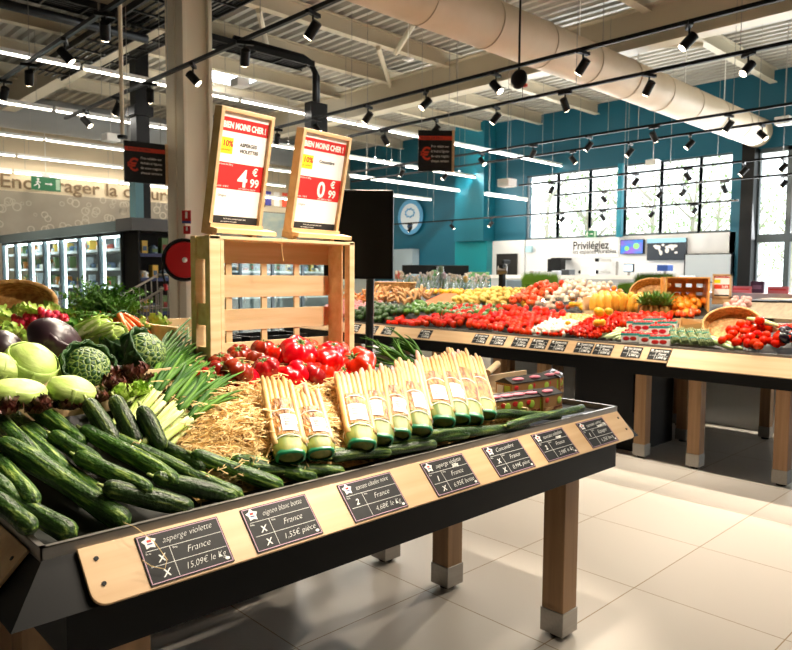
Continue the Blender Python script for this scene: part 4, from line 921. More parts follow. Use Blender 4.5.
def setc(o, px, py, D, rot, lab, cat='cabbage', grp='cabbages in the low crate'):
    o.matrix_world = Matrix.Translation(at(px, py, D=D)) @ Euler(rot).to_matrix().to_4x4(); tag(o, lab, cat, grp); return o
setc(cabbage('white_cabbage', .067, M_wcab, 1, 4, (1, 1, .88), ruf=.012, lift=.018), 30, 366, 1.86, (.6, .3, 0), 'large round pale green cabbage at the front left, in front of the purple ones')
setc(cabbage('white_cabbage', .052, M_wcab, 2, 3, ruf=.012, lift=.018), 57, 381, 1.98, (.2, .8, 1), 'pale green cabbage half hidden right behind the large round one')
setc(cabbage('white_cabbage', .055, M_wcab, 3, 3, (1.2, 1, .7), ruf=.012, lift=.018), 72, 391, 1.80, (.3, .2, .4), 'flattened pale green cabbage at the crate front beside the red lettuce')
setc(cabbage('white_cabbage', .062, M_wcab, 4, 3, (1.1, 1, .8), ruf=.012, lift=.018), -6, 372, 1.80, (.4, .2, 2), 'pale cabbage cut off by the left edge of the picture')
setc(cabbage('white_cabbage', .052, M_wcab, 5, 3, (1.4, 1, .6), ruf=.012, lift=.018), 18, 392, 1.7, (.25, .1, .3), 'long flattened pale cabbage lowest at the left above the cucumbers')
setc(cabbage('white_cabbage', .045, M_wcab, 5.5, 3, (1.2, 1, .7), ruf=.012, lift=.018), 12, 384, 1.82, (.25, .1, .9), 'small pale cabbage between the lowest and the round one')
setc(cabbage('purple_cabbage', .073, M_pcab, 6, 4, (1.15, 1, .8), ruf=.02, lift=.01), 55, 340, 2.1, (.5, .5, .2), 'large dark purple cabbage with torn leaf, behind the pale green ones')
setc(cabbage('purple_cabbage', .062, M_pcab, 7, 4, (1.1, 1, .85), ruf=.01, lift=.01), 2, 349, 2.02, (.5, .2, 1.2), 'dark purple cabbage at the left edge of the picture')
setc(cabbage('purple_cabbage', .05, M_pcab, 8, 3, (1, 1, .9), ruf=.02), 62, 358, 2.1, (.2, .5, .2), 'lower purple cabbage hidden under the large torn one')
o = setc(cabbage('savoy_cabbage', .062, M_scab, 9, 6, (1, 1, .8), ruf=.10, lift=.08, span=1.7, headm=M_sv), 88, 368, 1.95, (1.0, .25, 0), 'savoy cabbage with pale veined heart, lower left one of the two', grp='savoy cabbages')
o = setc(cabbage('savoy_cabbage', .064, M_scab, 10, 6, (1, 1, .85), ruf=.10, lift=.09, span=1.7, headm=M_sv), 146, 353, 2.12, (.9, .5, .3), 'savoy cabbage with pale veined heart, beside the spring onions', grp='savoy cabbages')
o = setc(cabbage('savoy_cabbage', .055, M_scab, 12, 6, (1, 1, .8), ruf=.12, lift=.09, span=1.6), 122, 345, 2.25, (.4, .2, .5), 'dark savoy cabbage between and behind the two veined ones', grp='savoy cabbages')
# loose savoy leaves
k = random.Random(4)
def ruff_leaf(g, p, L, W, d, up, seed, ruf=.25, n=9):
    M = frame(p, d, up)
    def f(u, v): x = v*L; w_ = W*math.sin(PI*min(1, v*.9+.08))**.7; y = (u-.5)*2*w_; e = abs(u-.5)*2; return M @ Vector((x, y, .25*L*v*v*.5+e*e*W*.4+ruf*W*e**2*math.sin(v*26+seed)+ruf*.5*W*mnoise.noise(Vector((u*4, v*5, seed)))))
    g.surf(f, n, 14)
def lettuce(nm, px, py, D, R, m_, seed, label, cat, grp, n=14, wide=1.0, ruf=.35, up=.5):
    k = random.Random(seed); c = at(px, py, D=D); g = G()
    for i in range(n):
        a = k.uniform(0, 2*PI); el = k.uniform(.1, 1.2)*up*2; d = Vector((math.cos(a)*math.cos(el)*wide, math.sin(a)*math.cos(el), math.sin(el))); ruff_leaf(g, Vector((0, 0, -.02)), R*k.uniform(.8, 1.15), R*.42, d, (0, 0, 1) if el < .8 else (-math.cos(a), -math.sin(a), .3), i+seed, ruf)
    o = g.build(nm, m_, smooth=True, loc=c); return tag(o, label, cat, grp)
M_red = mat('red_lettuce_leaf', '#3f1a14', .45, tex='noise', col2='#5b2a1a', scale=(20, 20, 20)); M_gr = mat('green_lettuce_leaf', '#7fa832', .5, tex='noise', col2='#b4cd62', scale=(15, 15, 15))
M_dkg = mat('dark_lettuce_leaf', '#37401c', .5, tex='noise', col2='#5c2a1c', scale=(16, 16, 16), ramp=(.4, .6))
for i, (px, py, D, R, m_, lab) in enumerate(((108, 378, 1.98, .06, M_red, 'dark red lettuce right below the savoy cabbages'), (133, 376, 2.0, .06, M_red, 'dark red lettuce left of the spring onions'), (118, 386, 1.9, .05, M_red, 'dark red lettuce lower in front of the two others'),
        (70, 402, 1.78, .05, M_dkg, 'green and red oak leaf lettuce just behind the wooden crate edge'), (38, 405, 1.70, .045, M_dkg, 'brownish lettuce leaf head above the leftmost cucumbers'), (98, 396, 1.84, .045, M_dkg, 'curly green and red lettuce above the upright cucumbers'), (8, 406, 1.64, .045, M_dkg, 'brownish lettuce at the left edge above the cucumbers'), (122, 393, 1.88, .045, M_gr, 'small light green lettuce above the middle upright cucumber'), (140, 388, 1.92, .04, M_gr, 'light green lettuce next to the onion stems'))):
    lettuce('lettuce_head', px, py, D, R, m_, i*3+1, lab, 'lettuce', 'lettuces at the front of the low crate', 16, 1.3)
for i, (px, py, D, R, lab) in enumerate(((8, 335, 2.3, .06, 'pale curly lettuce at the left edge beneath the basket'), (30, 336, 2.4, .05, 'pale frilly lettuce beside the radishes'), (30, 342, 2.25, .05, 'pale green lettuce between the two purple cabbages'), (70, 322, 2.6, .07, 'green lettuce behind the radishes'), (-6, 322, 2.5, .08, 'green lettuce heap at the far left edge'), (20, 318, 2.7, .07, 'bright green lettuce right below the basket rim'), (155, 325, 2.6, .06, 'leafy green bunch right of the carrots'), (50, 315, 2.8, .07, 'green leafy heap behind the radishes at left'), (84, 313, 2.8, .06, 'green leaves between radishes and carrot tops'))):
    lettuce('lettuce_head', px, py, D, R, M_gr, i*5+2, lab, 'lettuce', 'pale lettuces behind the cabbages', 18, 1.0, .3)
# pale chinese cabbage / fennel in the middle
M_pale = mat('pale_leaf_rib', '#d6dfa0', .45, tex='noise', col2='#a9c45c', scale=(5, 40, 40))
def longcab(px, py, D, rot, lab, L=.2, R=.04):
    def f(th, ph): return 1+.05*math.cos(9*ph)*math.sin(th)
    o = G().ball((0, 0, 0), (R, R, L/2), 36, 18, f).build('chinese_cabbage', M_pale, smooth=True)
    for i in range(5): shell(R*1.05, (0, 0, 0), i*1.26, 2.3, 0, M_gr if i % 2 else M_pale, o, 'outer_leaf', i+3, .05, .05, L/2/R*.95)
    return setc(o, px, py, D, rot, lab, 'chinese cabbage', 'chinese cabbages')
longcab(86, 335, 2.3, (1.1, .3, .4), 'long pale chinese cabbage left, between purple cabbage and carrots'); longcab(104, 338, 2.25, (1.2, -.5, .5), 'long pale chinese cabbage right, next to the carrots', .18, .035)

# ---------------------------------------------------------------- radishes and carrots
M_rad = mat('radish_skin', '#c41f3a', .3, rand=.1); M_car = mat('carrot_skin', '#e8772a', .4, tex='noise', col2='#d9601a', scale=(10, 60, 60), rand=.08)
M_fern = mat('carrot_leaf', '#3f6f1e', .6, tex='noise', col2='#5f9030', scale=(30, 30, 30))
def radishes(seed):
    k = random.Random(seed); t = thing('radish_bunch', None, None)
    for i in range(9):
        p = Vector((k.uniform(-.03, .03), k.uniform(-.03, .03), k.uniform(0, .025))); g = G(); g.ball(p, (.0125, .0125, .015), 12, 8); g.tube([p+Vector((0, -.012, 0)), p+Vector((.002, -.024, 0))], [.002, .0006], 5)
        g.build('radish', M_rad, t, smooth=True)
    g = G()
    for i in range(7): ruff_leaf(g, Vector((0, .02, .01)), k.uniform(.05, .09), .02, Vector((k.uniform(-.6, .6), 1, k.uniform(0, .5))), (0, 0, 1), i, .2, 5)
    g.build('leaves', M_gr, t, smooth=True); return t
for i, (px, py) in enumerate(((24, 326), (38, 321), (46, 327), (58, 322), (36, 331), (66, 328), (50, 319))):
    put('radish%d' % (i % 3), lambda: radishes(i), TR(at(px, py-1, D=2.4), 0, 0, rnd.uniform(-.5, 1)), 'bunch of red radishes, %s from the left behind the cabbages' % ORD[sorted([24, 38, 46, 58, 36, 66, 50]).index(px)], 'radish', 'radish bunches')
def carrots(seed):
    k = random.Random(seed); t = thing('carrot_bunch', None, None)
    for i in range(7):
        y = (i-3)*.016; a = (i-3)*.10; L = k.uniform(.11, .15); z = k.uniform(0, .02)
        P = [(0, y*.5, z), (.01, y*.6, z), (L*.5, y+a*L*.5, z-.005), (L, y+a*L, z-.02)]; G().tube(P, [.008, .012, .009, .0015], 12).build('carrot', M_car, t, smooth=True)
    g = G()
    for i in range(90):
        a = k.gauss(0, .55); el = k.uniform(-.1, .9); L = k.uniform(.08, .2); d = Vector((-math.cos(a)*math.cos(el), math.sin(a), math.sin(el)))
        P = [d*L*u+Vector((0, 0, -.04*u*u)) for u in (0, .3, .6, 1)]; g.tube(P, [.0018, .0014, .001, .0006], 4, cap=False)
        for j in range(9):
            q = Vector(P[1])+(Vector(P[3])-Vector(P[1]))*(j/8)
            for s in range(3): e = Vector((k.gauss(0, 1), k.gauss(0, 1), k.gauss(0, 1))).normalized()*.018; e2 = e.cross(d).normalized()*.005; g.add([q, q+e*.5+e2, q+e, q+e*.5-e2], [(0, 1, 2, 3)])
    g.build('feathery_leaves', M_fern, t)
    G().tube([(-.005, .035*math.cos(a_), .008+.022*math.sin(a_)) for a_ in [2*PI*j/20 for j in range(21)]], .0025, 6, cap=False).build('green_tie', M_gfilm, t, smooth=True); return t
for i, (px, py, a, lab) in enumerate(((106, 316, 1.0, 'bunch of orange carrots with feathery tops, left one'), (122, 319, .75, 'bunch of orange carrots with feathery tops, right one'))):
    P = at(px, py, D=2.5); o = carrots(i); o.matrix_world = frame(P, (-.12+.5*i, -.75, -.3), (0, 0, 1)); tag(o, lab, 'carrots', 'carrot bunches')
# stray greens filling behind
for i, (px, py, D, l) in enumerate(((140, 330, 2.5, 'low green leafy bunch in front of the carrots'), (128, 306, 2.8, 'green leafy tops right behind the carrots'), (75, 332, 2.3, 'green leafy bunch between radishes and chinese cabbage'))):
    lettuce('leafy_greens', px, py, D, .06, M_fern if i else M_gr, i+80, l, 'leafy greens', None, 20, 1, .3)
# crates carrying the rear vegetables
t = thing('low_wooden_crate', 'wooden crate at the rear left under radishes and carrots', 'crate', (0, 0, 0))
P = at(60, 345, D=2.35)
G().bb(.15, 1.02, 2.38, 2.392, .95, 1.16).build('side_slat', M_woodz, t); G().bb(.15, 1.02, 2.40, 2.75, 1.08, 1.10).build('base', M_woodz, t); G().bb(.15, 1.02, 2.74, 2.752, .95, 1.2).build('side_slat', M_woodz, t)
# rear module of the near island
t = thing('display_table', 'rear half of the near produce island, mostly hidden behind the tall crate', 'display table', (0, 0, 0))
G().bb(.1, 1.95, 2.42, 3.2, .70, .80).build('apron', M_black, t); G().bb(.1, 1.95, 2.40, 3.25, .80, .95).build('tray', M_black, t)
G().bb(.15, 1.95, 2.7, 3.15, 0, .70).build('added_light_blocker', M_black, t)  # black box added under the tray to keep light off the floor
for x in (2.41, .62): leg(t, x, 2.56); leg(t, x, 3.1)
# wicker basket at the left edge
def basket(rx, ry, h, m_=M_wick, flare=1.15):
    t = thing('wicker_basket', None, None); g = G()
    g.surf(lambda u, v: ((rx*(1+(flare-1)*v))*math.cos(2*PI*u)*(1+.016*math.sin(44*PI*u+PI*(round(v*10) % 2))), (ry*(1+(flare-1)*v))*math.sin(2*PI*u)*(1+.016*math.sin(44*PI*u+PI*(round(v*10) % 2))), h*v), 160, 11, True); g.build('woven_wall', m_, t, smooth=False, solid=.006)
    g = G(); g.tube([(rx*flare*math.cos(a_), ry*flare*math.sin(a_), h) for a_ in [2*PI*j/48 for j in range(49)]], .011, 8, cap=False); g.build('rim', m_, t, smooth=True)
    g = G(); g.lathe([(0, 0), (1, 0)], 40); g.v = [(x*rx, y*ry, .004) for x, y, z in g.v]; g.build('woven_base', m_, t); return t
P = at(10, 311, D=2.9); o = basket(.18, .115, .07, M_wick, 1.1); o.matrix_world = TR(P) @ Euler((0, 0, math.radians(46))).to_matrix().to_4x4() @ Euler((0, -.95, 0)).to_matrix().to_4x4() @ Matrix.Rotation(PI/2, 4, 'Z') @ Matrix.Translation((0, 0, -.04)); tag(o, 'tilted wicker basket at the left edge in front of the fridges', 'basket')

# ---------------------------------------------------------------- small tomato packs and their crate at the right end
M_kraft = mat('kraft_card', '#a87840', .6); M_pk = mat('pack_black', '#1a1410', .4)
def pack(seed):
    t = thing('vegetable_pack', None, None); w_, d_, h_ = .115, .08, .078
    G().bb(0, w_, 0, d_, 0, h_*.8).build('kraft_box', M_kraft, t, bevel=.002)
    g = G().bb(-.001, w_+.001, -.001, d_+.001, h_*.8, h_*.84); g.add([(0, 0, h_*.84), (w_, 0, h_*.84), (w_, d_, h_*.84), (0, d_, h_*.84), (.0, d_*.5, h_*1.06), (w_, d_*.5, h_*1.06)], [(0, 1, 5, 4), (1, 2, 5), (2, 3, 4, 5), (3, 0, 4)]); g.build('printed_lid', M_pk, t)
    G().bb(w_*.02, w_*.98, -.0025, -.001, h_*.08, h_*.3, 0).build('brown_window_band', mat('meat_brown', '#6c2212', .3, tex='noise', col2='#c9a070', scale=(20, 20, 60), ramp=(.45, .55)), t)
    G().ball((w_*.18, -.002, h_*.62), (.012, .0015, .009), 10, 6).build('red_picture', M_redp, t); G().ball((w_*.82, -.002, h_*.55), (.013, .0015, .013), 12, 6).build('green_sticker', mat('lime_sticker', '#b4d44a', .4, ), t)
    G().bb(-.0025, -.001, d_*.1, d_*.45, h_*.1, h_*.7).build('lime_stripe', mat('lime_sticker', '#b4d44a'), t); G().bb(-.0025, -.001, d_*.5, d_*.9, h_*.1, h_*.7).build('white_panel', M_paper, t)
    G().ball((w_*.45, d_*.25, h_*.96), (.03, .014, .006), 12, 6).build('pink_logo', mat('pink_logo', '#d8798c', .5), t)
    return t
k = random.Random(8)
PK = [(543, 1.50, 'nearest one with a round green sticker', 0), (524, 1.525, 'second from the right in the front row', -.15), (510, 1.54, 'third from the right in the front row', -.2), (498, 1.55, 'second from the left in the front row', -.2), (485, 1.56, 'leftmost in the front row beside the last asparagus', -.2),
      (512, 1.665, 'leftmost in the rear row', -.1), (529, 1.66, 'second from left in the rear row', -.1), (545, 1.655, 'third from left in the rear row', -.05), (560, 1.64, 'rightmost, turned towards the aisle', .5)]
for i, (px, y, l, rz_) in enumerate(PK):
    z = .93 if i < 5 else .955; P = at(px, 417-(543-px)*.12, Y=y) if i < 5 else at(px, 400, Y=y)
    put('pack', lambda: pack(0), TR((P.x, y, z), 0, 0, rz_), 'small kraft and black food pack, %s' % l, 'food pack', 'small food packs at the right end of the near table', 1.12)
t = thing('low_wooden_crate', 'open wooden crate holding the small packs at the right table end', 'crate', (0, 0, 0))
a, b = at(476, 378, Y=1.98), at(540, 386, Y=1.98)
G().bb(2.12, 2.62, 1.86, 1.875, .88, 1.03).build('rear_slat', M_woodz, t); G().bb(2.12, 2.13, 1.5, 1.86, .88, .97).build('side_slat', M_woodz, t); G().bb(2.12, 2.62, 1.52, 1.86, .882, .888).build('base', M_woodz, t)
o = G().cyl((2.30, 1.83, 1.05), (2.42, 1.87, 1.075), .014, 14).build('wooden_rod', M_woodz); tag(o, 'short pale wooden rod lying on the crate edge behind the packs', 'rod')
# low flat box between tables (grey shelf) and the big scale
for i, (x, y, l) in enumerate(((1.42, 2.66, 'black produce crate left of two seen through the gap of the tall crate'), (1.76, 2.66, 'black produce crate right of two seen through the gap of the tall crate'))):
    o = thing('produce_crate', l, 'crate', (x, y, .95)); G().bb(-.15, .15, -.11, -.1, 0, .24).bb(-.15, .15, .1, .11, 0, .24).bb(-.15, -.14, -.1, .1, 0, .24).bb(.14, .15, -.1, .1, 0, .24).build('crate_wall', M_blackm, o); G().bb(-.14, .14, -.1, .1, 0, .01).build('base', M_blackm, o); G().bb(-.15, .15, -.115, -.108, .19, .22).build('pale_rim', M_paper, o)
for i, (x, y) in enumerate(((1.12, 2.55), (1.20, 2.72), (1.02, 2.75))):
    o = cabbage('white_cabbage', .09, M_wcab, 20+i, 3, ruf=.012, lift=.02); o.location = (x, y, 1.05); tag(o, 'pale cabbage glimpsed through the bottom gap of the tall crate, %s' % ('nearest one', 'middle one', 'leftmost one')[i], 'cabbage', 'cabbages on the rear module')
p = at(391, 340, D=3.6)
t = thing('grey_counter', 'grey flat shelf top right of the tall crate, under the scale', 'shelf', (0, 0, 0))
G().bb(2.0, 2.85, 2.45, 3.05, .98, 1.0).build('top', mat('grey_laminate', '#70777c', .35), t); G().bb(2.05, 2.6, 2.45, 3.0, .7, .98).build('cabinet', M_black, t)
# ================================================================ weighing scale with big dark screen
a, b = at(343, 190, D=3.7), at(394, 190, D=3.7); c_ = at(343, 279, D=3.7)
t = thing('weighing_scale', 'large dark self-service scale screen on an arm right of the tall crate', 'scale', (b.x, b.y, 0), math.atan2(a.y-b.y, a.x-b.x)+PI)
wd = (a-b).length; mw_ = wd+.10
o = G().box((-mw_/2, 0, (a.z+c_.z)/2), (mw_, .05, a.z-c_.z)).build('screen_housing', M_blackm, t, bevel=.012)
G().tube([(-.28, .03, a.z-.35), (-.2, .05, a.z-.3), (-.12, .05, a.z-.18), (-.13, .05, 1.02)], [.03, .025, .022, .022], 8).build('support_arm', mat('grey_plastic', '#3a3c3e', .4), t)
G().box((-.14, .1, 1.02), (.3, .25, .04)).build('weighing_plate', M_steel, t, bevel=.006)

# ================================================================ far display table
FX, FZ = 5.24, .93
t = thing('display_table', 'long far produce display table with blackboard cards, black frame and wooden legs', 'display table', (0, 0, 0))
Y0, Y1 = .3, 7.5
def fbed(x): return FZ-.03+.2*(x-FX)
G().bb(FX, FX+.012, Y0, Y1, FZ-.03, FZ).bb(FX, 6.0, Y0, Y1, FZ-.05, FZ-.035).build('steel_tray', M_steel, t)
g = G(); g.add([(FX-.085, Y0, .80), (FX-.085, Y1, .80), (FX+.01, Y1, FZ-.025), (FX+.01, Y0, FZ-.025), (6.0, Y0, .80), (6.0, Y1, .80), (6.0, Y1, FZ-.03), (6.0, Y0, FZ-.03)], [(0, 3, 2, 1), (0, 4, 7, 3), (1, 2, 6, 5), (0, 1, 5, 4)]); g.build('skirt', M_black, t)
G().bb(FX-.04, 6.9, Y0+.05, Y1-.05, .69, .80).build('apron', M_black, t)
g = G(); g.add([(FX+.02, Y0, .86), (6.0, Y0, .86), (6.0, Y0, fbed(6.0)), (FX+.02, Y0, fbed(FX)), (FX+.02, Y1, .86), (6.0, Y1, .86), (6.0, Y1, fbed(6.0)), (FX+.02, Y1, fbed(FX))], [(0, 1, 2, 3), (4, 7, 6, 5), (3, 2, 6, 7), (0, 4, 5, 1), (1, 5, 6, 2), (0, 3, 7, 4)]); g.build('sloping_bed', mat('dark_liner', '#1b2018'), t)
RX_ = 6.02; RZ2 = 1.10
G().bb(RX_-.01, RX_+.012, Y0, Y1, .9, RZ2).build('ridge_board', M_wood, t); G().bb(RX_+.012, 7.0, Y0, Y1, .8, RZ2-.03).build('upper_shelf', M_black, t)
for y in (1.61, 2.22, 2.655, 3.6, 4.1, 4.9, 5.4, 6.2): leg(t, 5.34+(0 if y != 2.655 else 0), y, w_=.095)
for y in (1.0, 2.67, 3.6, 4.6, 5.6): leg(t, 6.15, y, w_=.095)
for y in (.9, 2.2, 3.0, 4.4): leg(t, 6.8, y, w_=.09)
g = G(); g.add([(RX_+.01, Y0, RZ2-.03), (7.0, Y0, RZ2-.03), (7.0, Y0, RZ2+.16), (RX_+.01, Y0, RZ2-.02), (RX_+.01, Y1, RZ2-.03), (7.0, Y1, RZ2-.03), (7.0, Y1, RZ2+.16), (RX_+.01, Y1, RZ2-.02)], [(0, 1, 2, 3), (4, 7, 6, 5), (3, 2, 6, 7), (0, 4, 5, 1), (1, 5, 6, 2), (0, 3, 7, 4)]); g.build('upper_sloping_bed', mat('dark_liner', '#1b2018'), t)
# label board in sections; right section deeper and plain
L1 = math.sqrt(.085**2+.10**2)
FMx = frame((FX, 0, FZ-.025), (0, -1, 0), Vector((-.10, 0, .085)))
ysplit = at(671, 352, X=FX-.03).y
for (ya_, yb_, ln, nm) in ((Y1, ysplit+.005, L1, 'label_board'), (ysplit-.005, Y0, L1+.03, 'plain_board')):
    G().bb(-ya_, -yb_, -ln, 0, 0, .01).build(nm, M_wood, t, mw=FMx)
# hidden black cabinet under the table with the small bright gap
G().bb(5.45, 6.1, 2.75, 3.35, .0, .69).build('under_cabinet', M_black, t); G().bb(5.3, 5.33, 2.72, 3.25, .36, .7).build('hanging_panel', M_black, t)
fcards = [355.7, 373, 388.5, 426, 481, 499, 521, 539.7, 558.7, 584.7, 604, 632.5, 659.8]
names = ['Radis rose', 'Oignon', 'Avocat', 'Courgette', 'Tomate ronde', 'Tomate grappe', 'Champignon', 'Echalote', 'Tomate cerise', 'Tomate coeur', 'Tomate ancienne', 'Fraise Gariguette', 'Asperge verte']
pr_ = ['1,29€', '0,99€', '1,10€', '1,95€', '2,49€', '2,99€', '3,90€', '2,20€', '3,50€', '3,98€', '4,50€', '3,99€', '5,99€']
for i, px in enumerate(fcards):
    y = at(px, 330+(px-352)*.062, X=FX-.04).y; wd = .165; ht = .105
    c = thing('price_card', 'small blackboard price card, %s from the left on the far table board' % ORD[i], 'price card', mw=FMx @ Matrix.Translation((-y-wd/2, -.012, .011)))
    G().bb(0, wd, -ht, 0, 0, .002).build('blackboard', M_slate, c)
    g = G()
    for yy in (-.3, -.62): g.bb(wd*.06, wd*.95, ht*yy-.0008, ht*yy+.0008, .002, .003)
    g.bb(wd*.33, wd*.345, -ht*.95, -ht*.3, .002, .003); star(g, (wd*.12, -ht*.15), ht*.12, .002, Matrix.Identity(4)); g.build('chalk_lines', M_chalk, c)
    text(names[i], ht*.2, M_chalk, c, 'product_lettering', Matrix.Translation((wd*.25, -ht*.24, .0025)), maxw=wd*.68, shear=.3, bold=.0005)
    text('France', ht*.22, M_chalk, c, 'origin_lettering', Matrix.Translation((wd*.45, -ht*.54, .0025)), maxw=wd*.45, shear=.3, bold=.0005)
    text(pr_[i]+' kg', ht*.25, M_chalk, c, 'price_lettering', Matrix.Translation((wd*.4, -ht*.87, .0025)), maxw=wd*.52, shear=.3, bold=.0007)

# ---------------------------------------------------------------- simple produce kinds for the far table
def ballk(nm, m_, R, sq=.9, lob=0, stem_=None, nu=16, nv=10):
    def mk():
        f = (lambda th, ph: 1+lob*math.cos(5*ph)*math.sin(th)-.12*math.exp(-(th/.35)**2))
        o = G().ball((0, 0, 0), (R, R, R*sq), nu, nv, f).build(nm, m_, smooth=True)
        if stem_:
            g = G()
            for i in range(5): a = i*1.257; g.tube([(0, 0, R*sq*.86), (R*.45*math.cos(a), R*.45*math.sin(a), R*sq*.92)], [.003, .001], 4)
            g.build('calyx', stem_, o)
        return o
    return mk
def longk(nm, m_, L, R, r2=None, bend=.1):
    def mk():
        P = []; Rr = []
        for i in range(11): u = i/10; P.append((L*(u-.5), bend*L*math.sin(u*PI), 0)); Rr.append(max(.001, R*(math.sin(PI*min(1, max(0, u*.96+.02)))**.35)*(1+((r2 or 1)-1)*u)))
        return G().tube(P, Rr, 12).build(nm, m_, smooth=True)
    return mk
M_ft = mat('red_tomato', '#d42402', .2, rand=.08, spec=.18); M_or = mat('orange_peel', '#f0871a', .4, rand=.1, tex='noise', col2='#f09a24', scale=(20, 20, 20)); M_org = mat('orange_tomato', '#e8541a', .3, rand=.12)
M_yel = mat('yellow_skin', '#f0b21c', .3, rand=.08); M_pot = mat('yellow_potato', '#d9b85a', .6, rand=.12); M_avo = mat('dark_green_skin', '#2a4a18', .35, rand=.25); M_lim = mat('green_pepper', '#4f7a22', .3, rand=.15)
M_gar = mat('garlic_skin', '#e9dcc4', .6, rand=.06, tex='noise', col2='#d9c6b4', scale=(8, 40, 40)); M_rdp = mat('pink_onion', '#c47a7a', .4, rand=.12); M_car2 = mat('carrot_root', '#dc8038', .5, rand=.1)
M_swp = mat('ginger_root', '#d2a06a', .7, rand=.12); M_aub = mat('aubergine_skin', '#20141f', .2, rand=.1); M_mush = mat('mushroom_cap', '#efe6d4', .6, rand=.05)
kp = random.Random(99)
def pile(key, mk, x0, x1, y0, y1, zf, n, dx, label, cat, grp, jit=.3, layers=1, rot=True, sc=(.9, 1.1), flat=False, dz=None):
    """fill x0..x1, y0..y1 with n items on the surface zf(x,y), rows offset"""
    pts = []
    for l in range(layers):
        r = 0; x = x0+l*dx*.3
        while x <= x1-l*dx*.3:
            y = y0+(.5*dx if (r+l) % 2 else 0)+l*dx*.3
            while y <= y1-l*dx*.3:
                pts.append((x+kp.uniform(-jit, jit)*dx, y+kp.uniform(-jit, jit)*dx, l)); y += dx
            x += dx*.87; r += 1
    if len(pts) > n: pts = sorted(kp.sample(pts, n))
    for x, y, l in pts:
        R = Euler((kp.uniform(-3, 3), kp.uniform(-1.2, 1.2), kp.uniform(-3, 3))) if rot else Euler((kp.uniform(-.2, .2), kp.uniform(-.2, .2), kp.uniform(-.5, .5)))
        put(key, mk, Matrix.Translation((x, y, zf(x, y)+l*(dz or dx*.6)+kp.uniform(0, .008))) @ R.to_matrix().to_4x4(), label, cat, grp, kp.uniform(*sc))
F1 = lambda off=0, k=.2: (lambda x, y: FZ-.01+off+k*(x-FX))
def yr_(px, X=FX+.02): return at(px, 322+(px-352)*.075, X=X).y
FT = ballk('tomato', M_ft, .036, .88, .02, M_cal)
Yt0, Yt1 = yr_(527), yr_(412)
def tomz(x, y):      # heap, lower to the left
    return FZ+.005+.26*(x-FX)+.03*math.sin(PI*min(1, max(0, (y-Yt0)/(Yt1-Yt0))))
pile('ftom', FT, FX+.04, 5.92, Yt0, Yt1, tomz, 190, .064, 'round red tomato in the big tomato bin at the middle of the far table', 'tomato', 'round tomatoes in the big bin', .15, 1)
pile('ftom', FT, FX+.05, FX+.3, Yt1, Yt1+.45, F1(.005), 25, .055, 'round red tomato at the foot of the green vegetables on the far table', 'tomato', 'tomatoes left of the big bin', .2)
pile('avo', ballk('avocado', M_avo, .036, 1.35, 0), FX+.08, 5.75, Yt1+.42, Yt1+1.15, F1(.03, .24), 95, .068, 'dark green avocado on the far table left of the red tomatoes', 'avocado', 'avocados', .2, 2)
pile('pep', ballk('green_pepper', M_lim, .034, 1.2, .1), 5.55, 5.95, Yt1-.75, Yt1+.6, F1(.05, .24), 70, .07, 'green pepper behind the red tomatoes at the left of the far table', 'pepper', 'green peppers', .2)
pile('pon', ballk('onion', M_rdp, .034, .9, 0), FX+.1, 5.9, Yt1+1.15, Yt1+1.9, F1(.02, .26), 90, .07, 'pinkish onion at the left end of the far table', 'onion', 'pink onions at the left', .2, 1)
for i, (px, py, lab) in enumerate(((354, 314, 'single yellow lemon at the left end of the far table'), )):
    put('lem', ballk('lemon', M_yel, .038, 1.25), TR(at(px, py, X=FX+.1), 1.2, 0, .5), lab, 'lemon')
# mushrooms / pale bins
pile('mush', ballk('button_mushroom', M_mush, .022, .75), FX+.05, FX+.34, yr_(562), yr_(527)-.03, F1(.02, .28), 130, .036, 'white button mushroom heaped in the pale bin beside the red tomatoes', 'mushroom', 'button mushrooms', .2, 2)
pile('shal', ballk('shallot', mat('shallot_skin', '#d8a55c', .5, rand=.12), .02, 1.4), FX+.42, 5.92, yr_(568)+.1, yr_(527)+.12, F1(.0, .24), 110, .04, 'golden shallot in the tray behind the mushrooms', 'shallot', 'shallots', .2)
CT = ballk('cherry_tomato', M_ft, .0175, .95, 0, None, 10, 7)
pile('cht', CT, FX+.40, 5.95, yr_(608)+.12, yr_(568)+.1, F1(.01, .25), 150, .034, 'small red cherry tomato in the tray behind the shallots and mushrooms', 'tomato', 'cherry tomatoes in the rear tray', .15, 2)
pile('cht', CT, FX+.05, FX+.36, yr_(598), yr_(562), F1(.02, .28), 140, .034, 'small red plum tomato in the front tray right of the mushrooms', 'tomato', 'plum tomatoes in the front tray', .15, 2)
pile('cht', CT, FX+.03, FX+.09, yr_(560), yr_(535), F1(.02, .3), 20, .034, 'small red tomato in front of the mushrooms at the rim', 'tomato', 'small tomatoes at the rim', .15)
pile('ftom', FT, FX+.42, 5.95, yr_(648)+.12, yr_(608)+.1, F1(.02, .26), 40, .062, 'red tomato in the tray with the big yellow ones on the far table', 'tomato', 'tomatoes among the yellow ones', .15)
for i, (px, py, s_, l) in enumerate(((599, 312, 1.3, 'large yellow tomato on top of the red ones, the bigger left one'), (609, 311.5, 1.0, 'yellow tomato on top of the red ones, just right of the big one'), (597, 323, 1.0, 'yellow tomato lower down in front of the mixed tomatoes'), (602, 322.5, .9, 'yellow tomato beside the lower yellow one'), (568, 323, .7, 'small yellow tomato in front of the red plum tomatoes'))):
    put('ytom', ballk('yellow_tomato', M_yel, .037, .88, .03, M_cal), TR(at(px, py, X=5.5 if i < 2 else 5.42), .4, .2, i), l, 'tomato', None, s_)
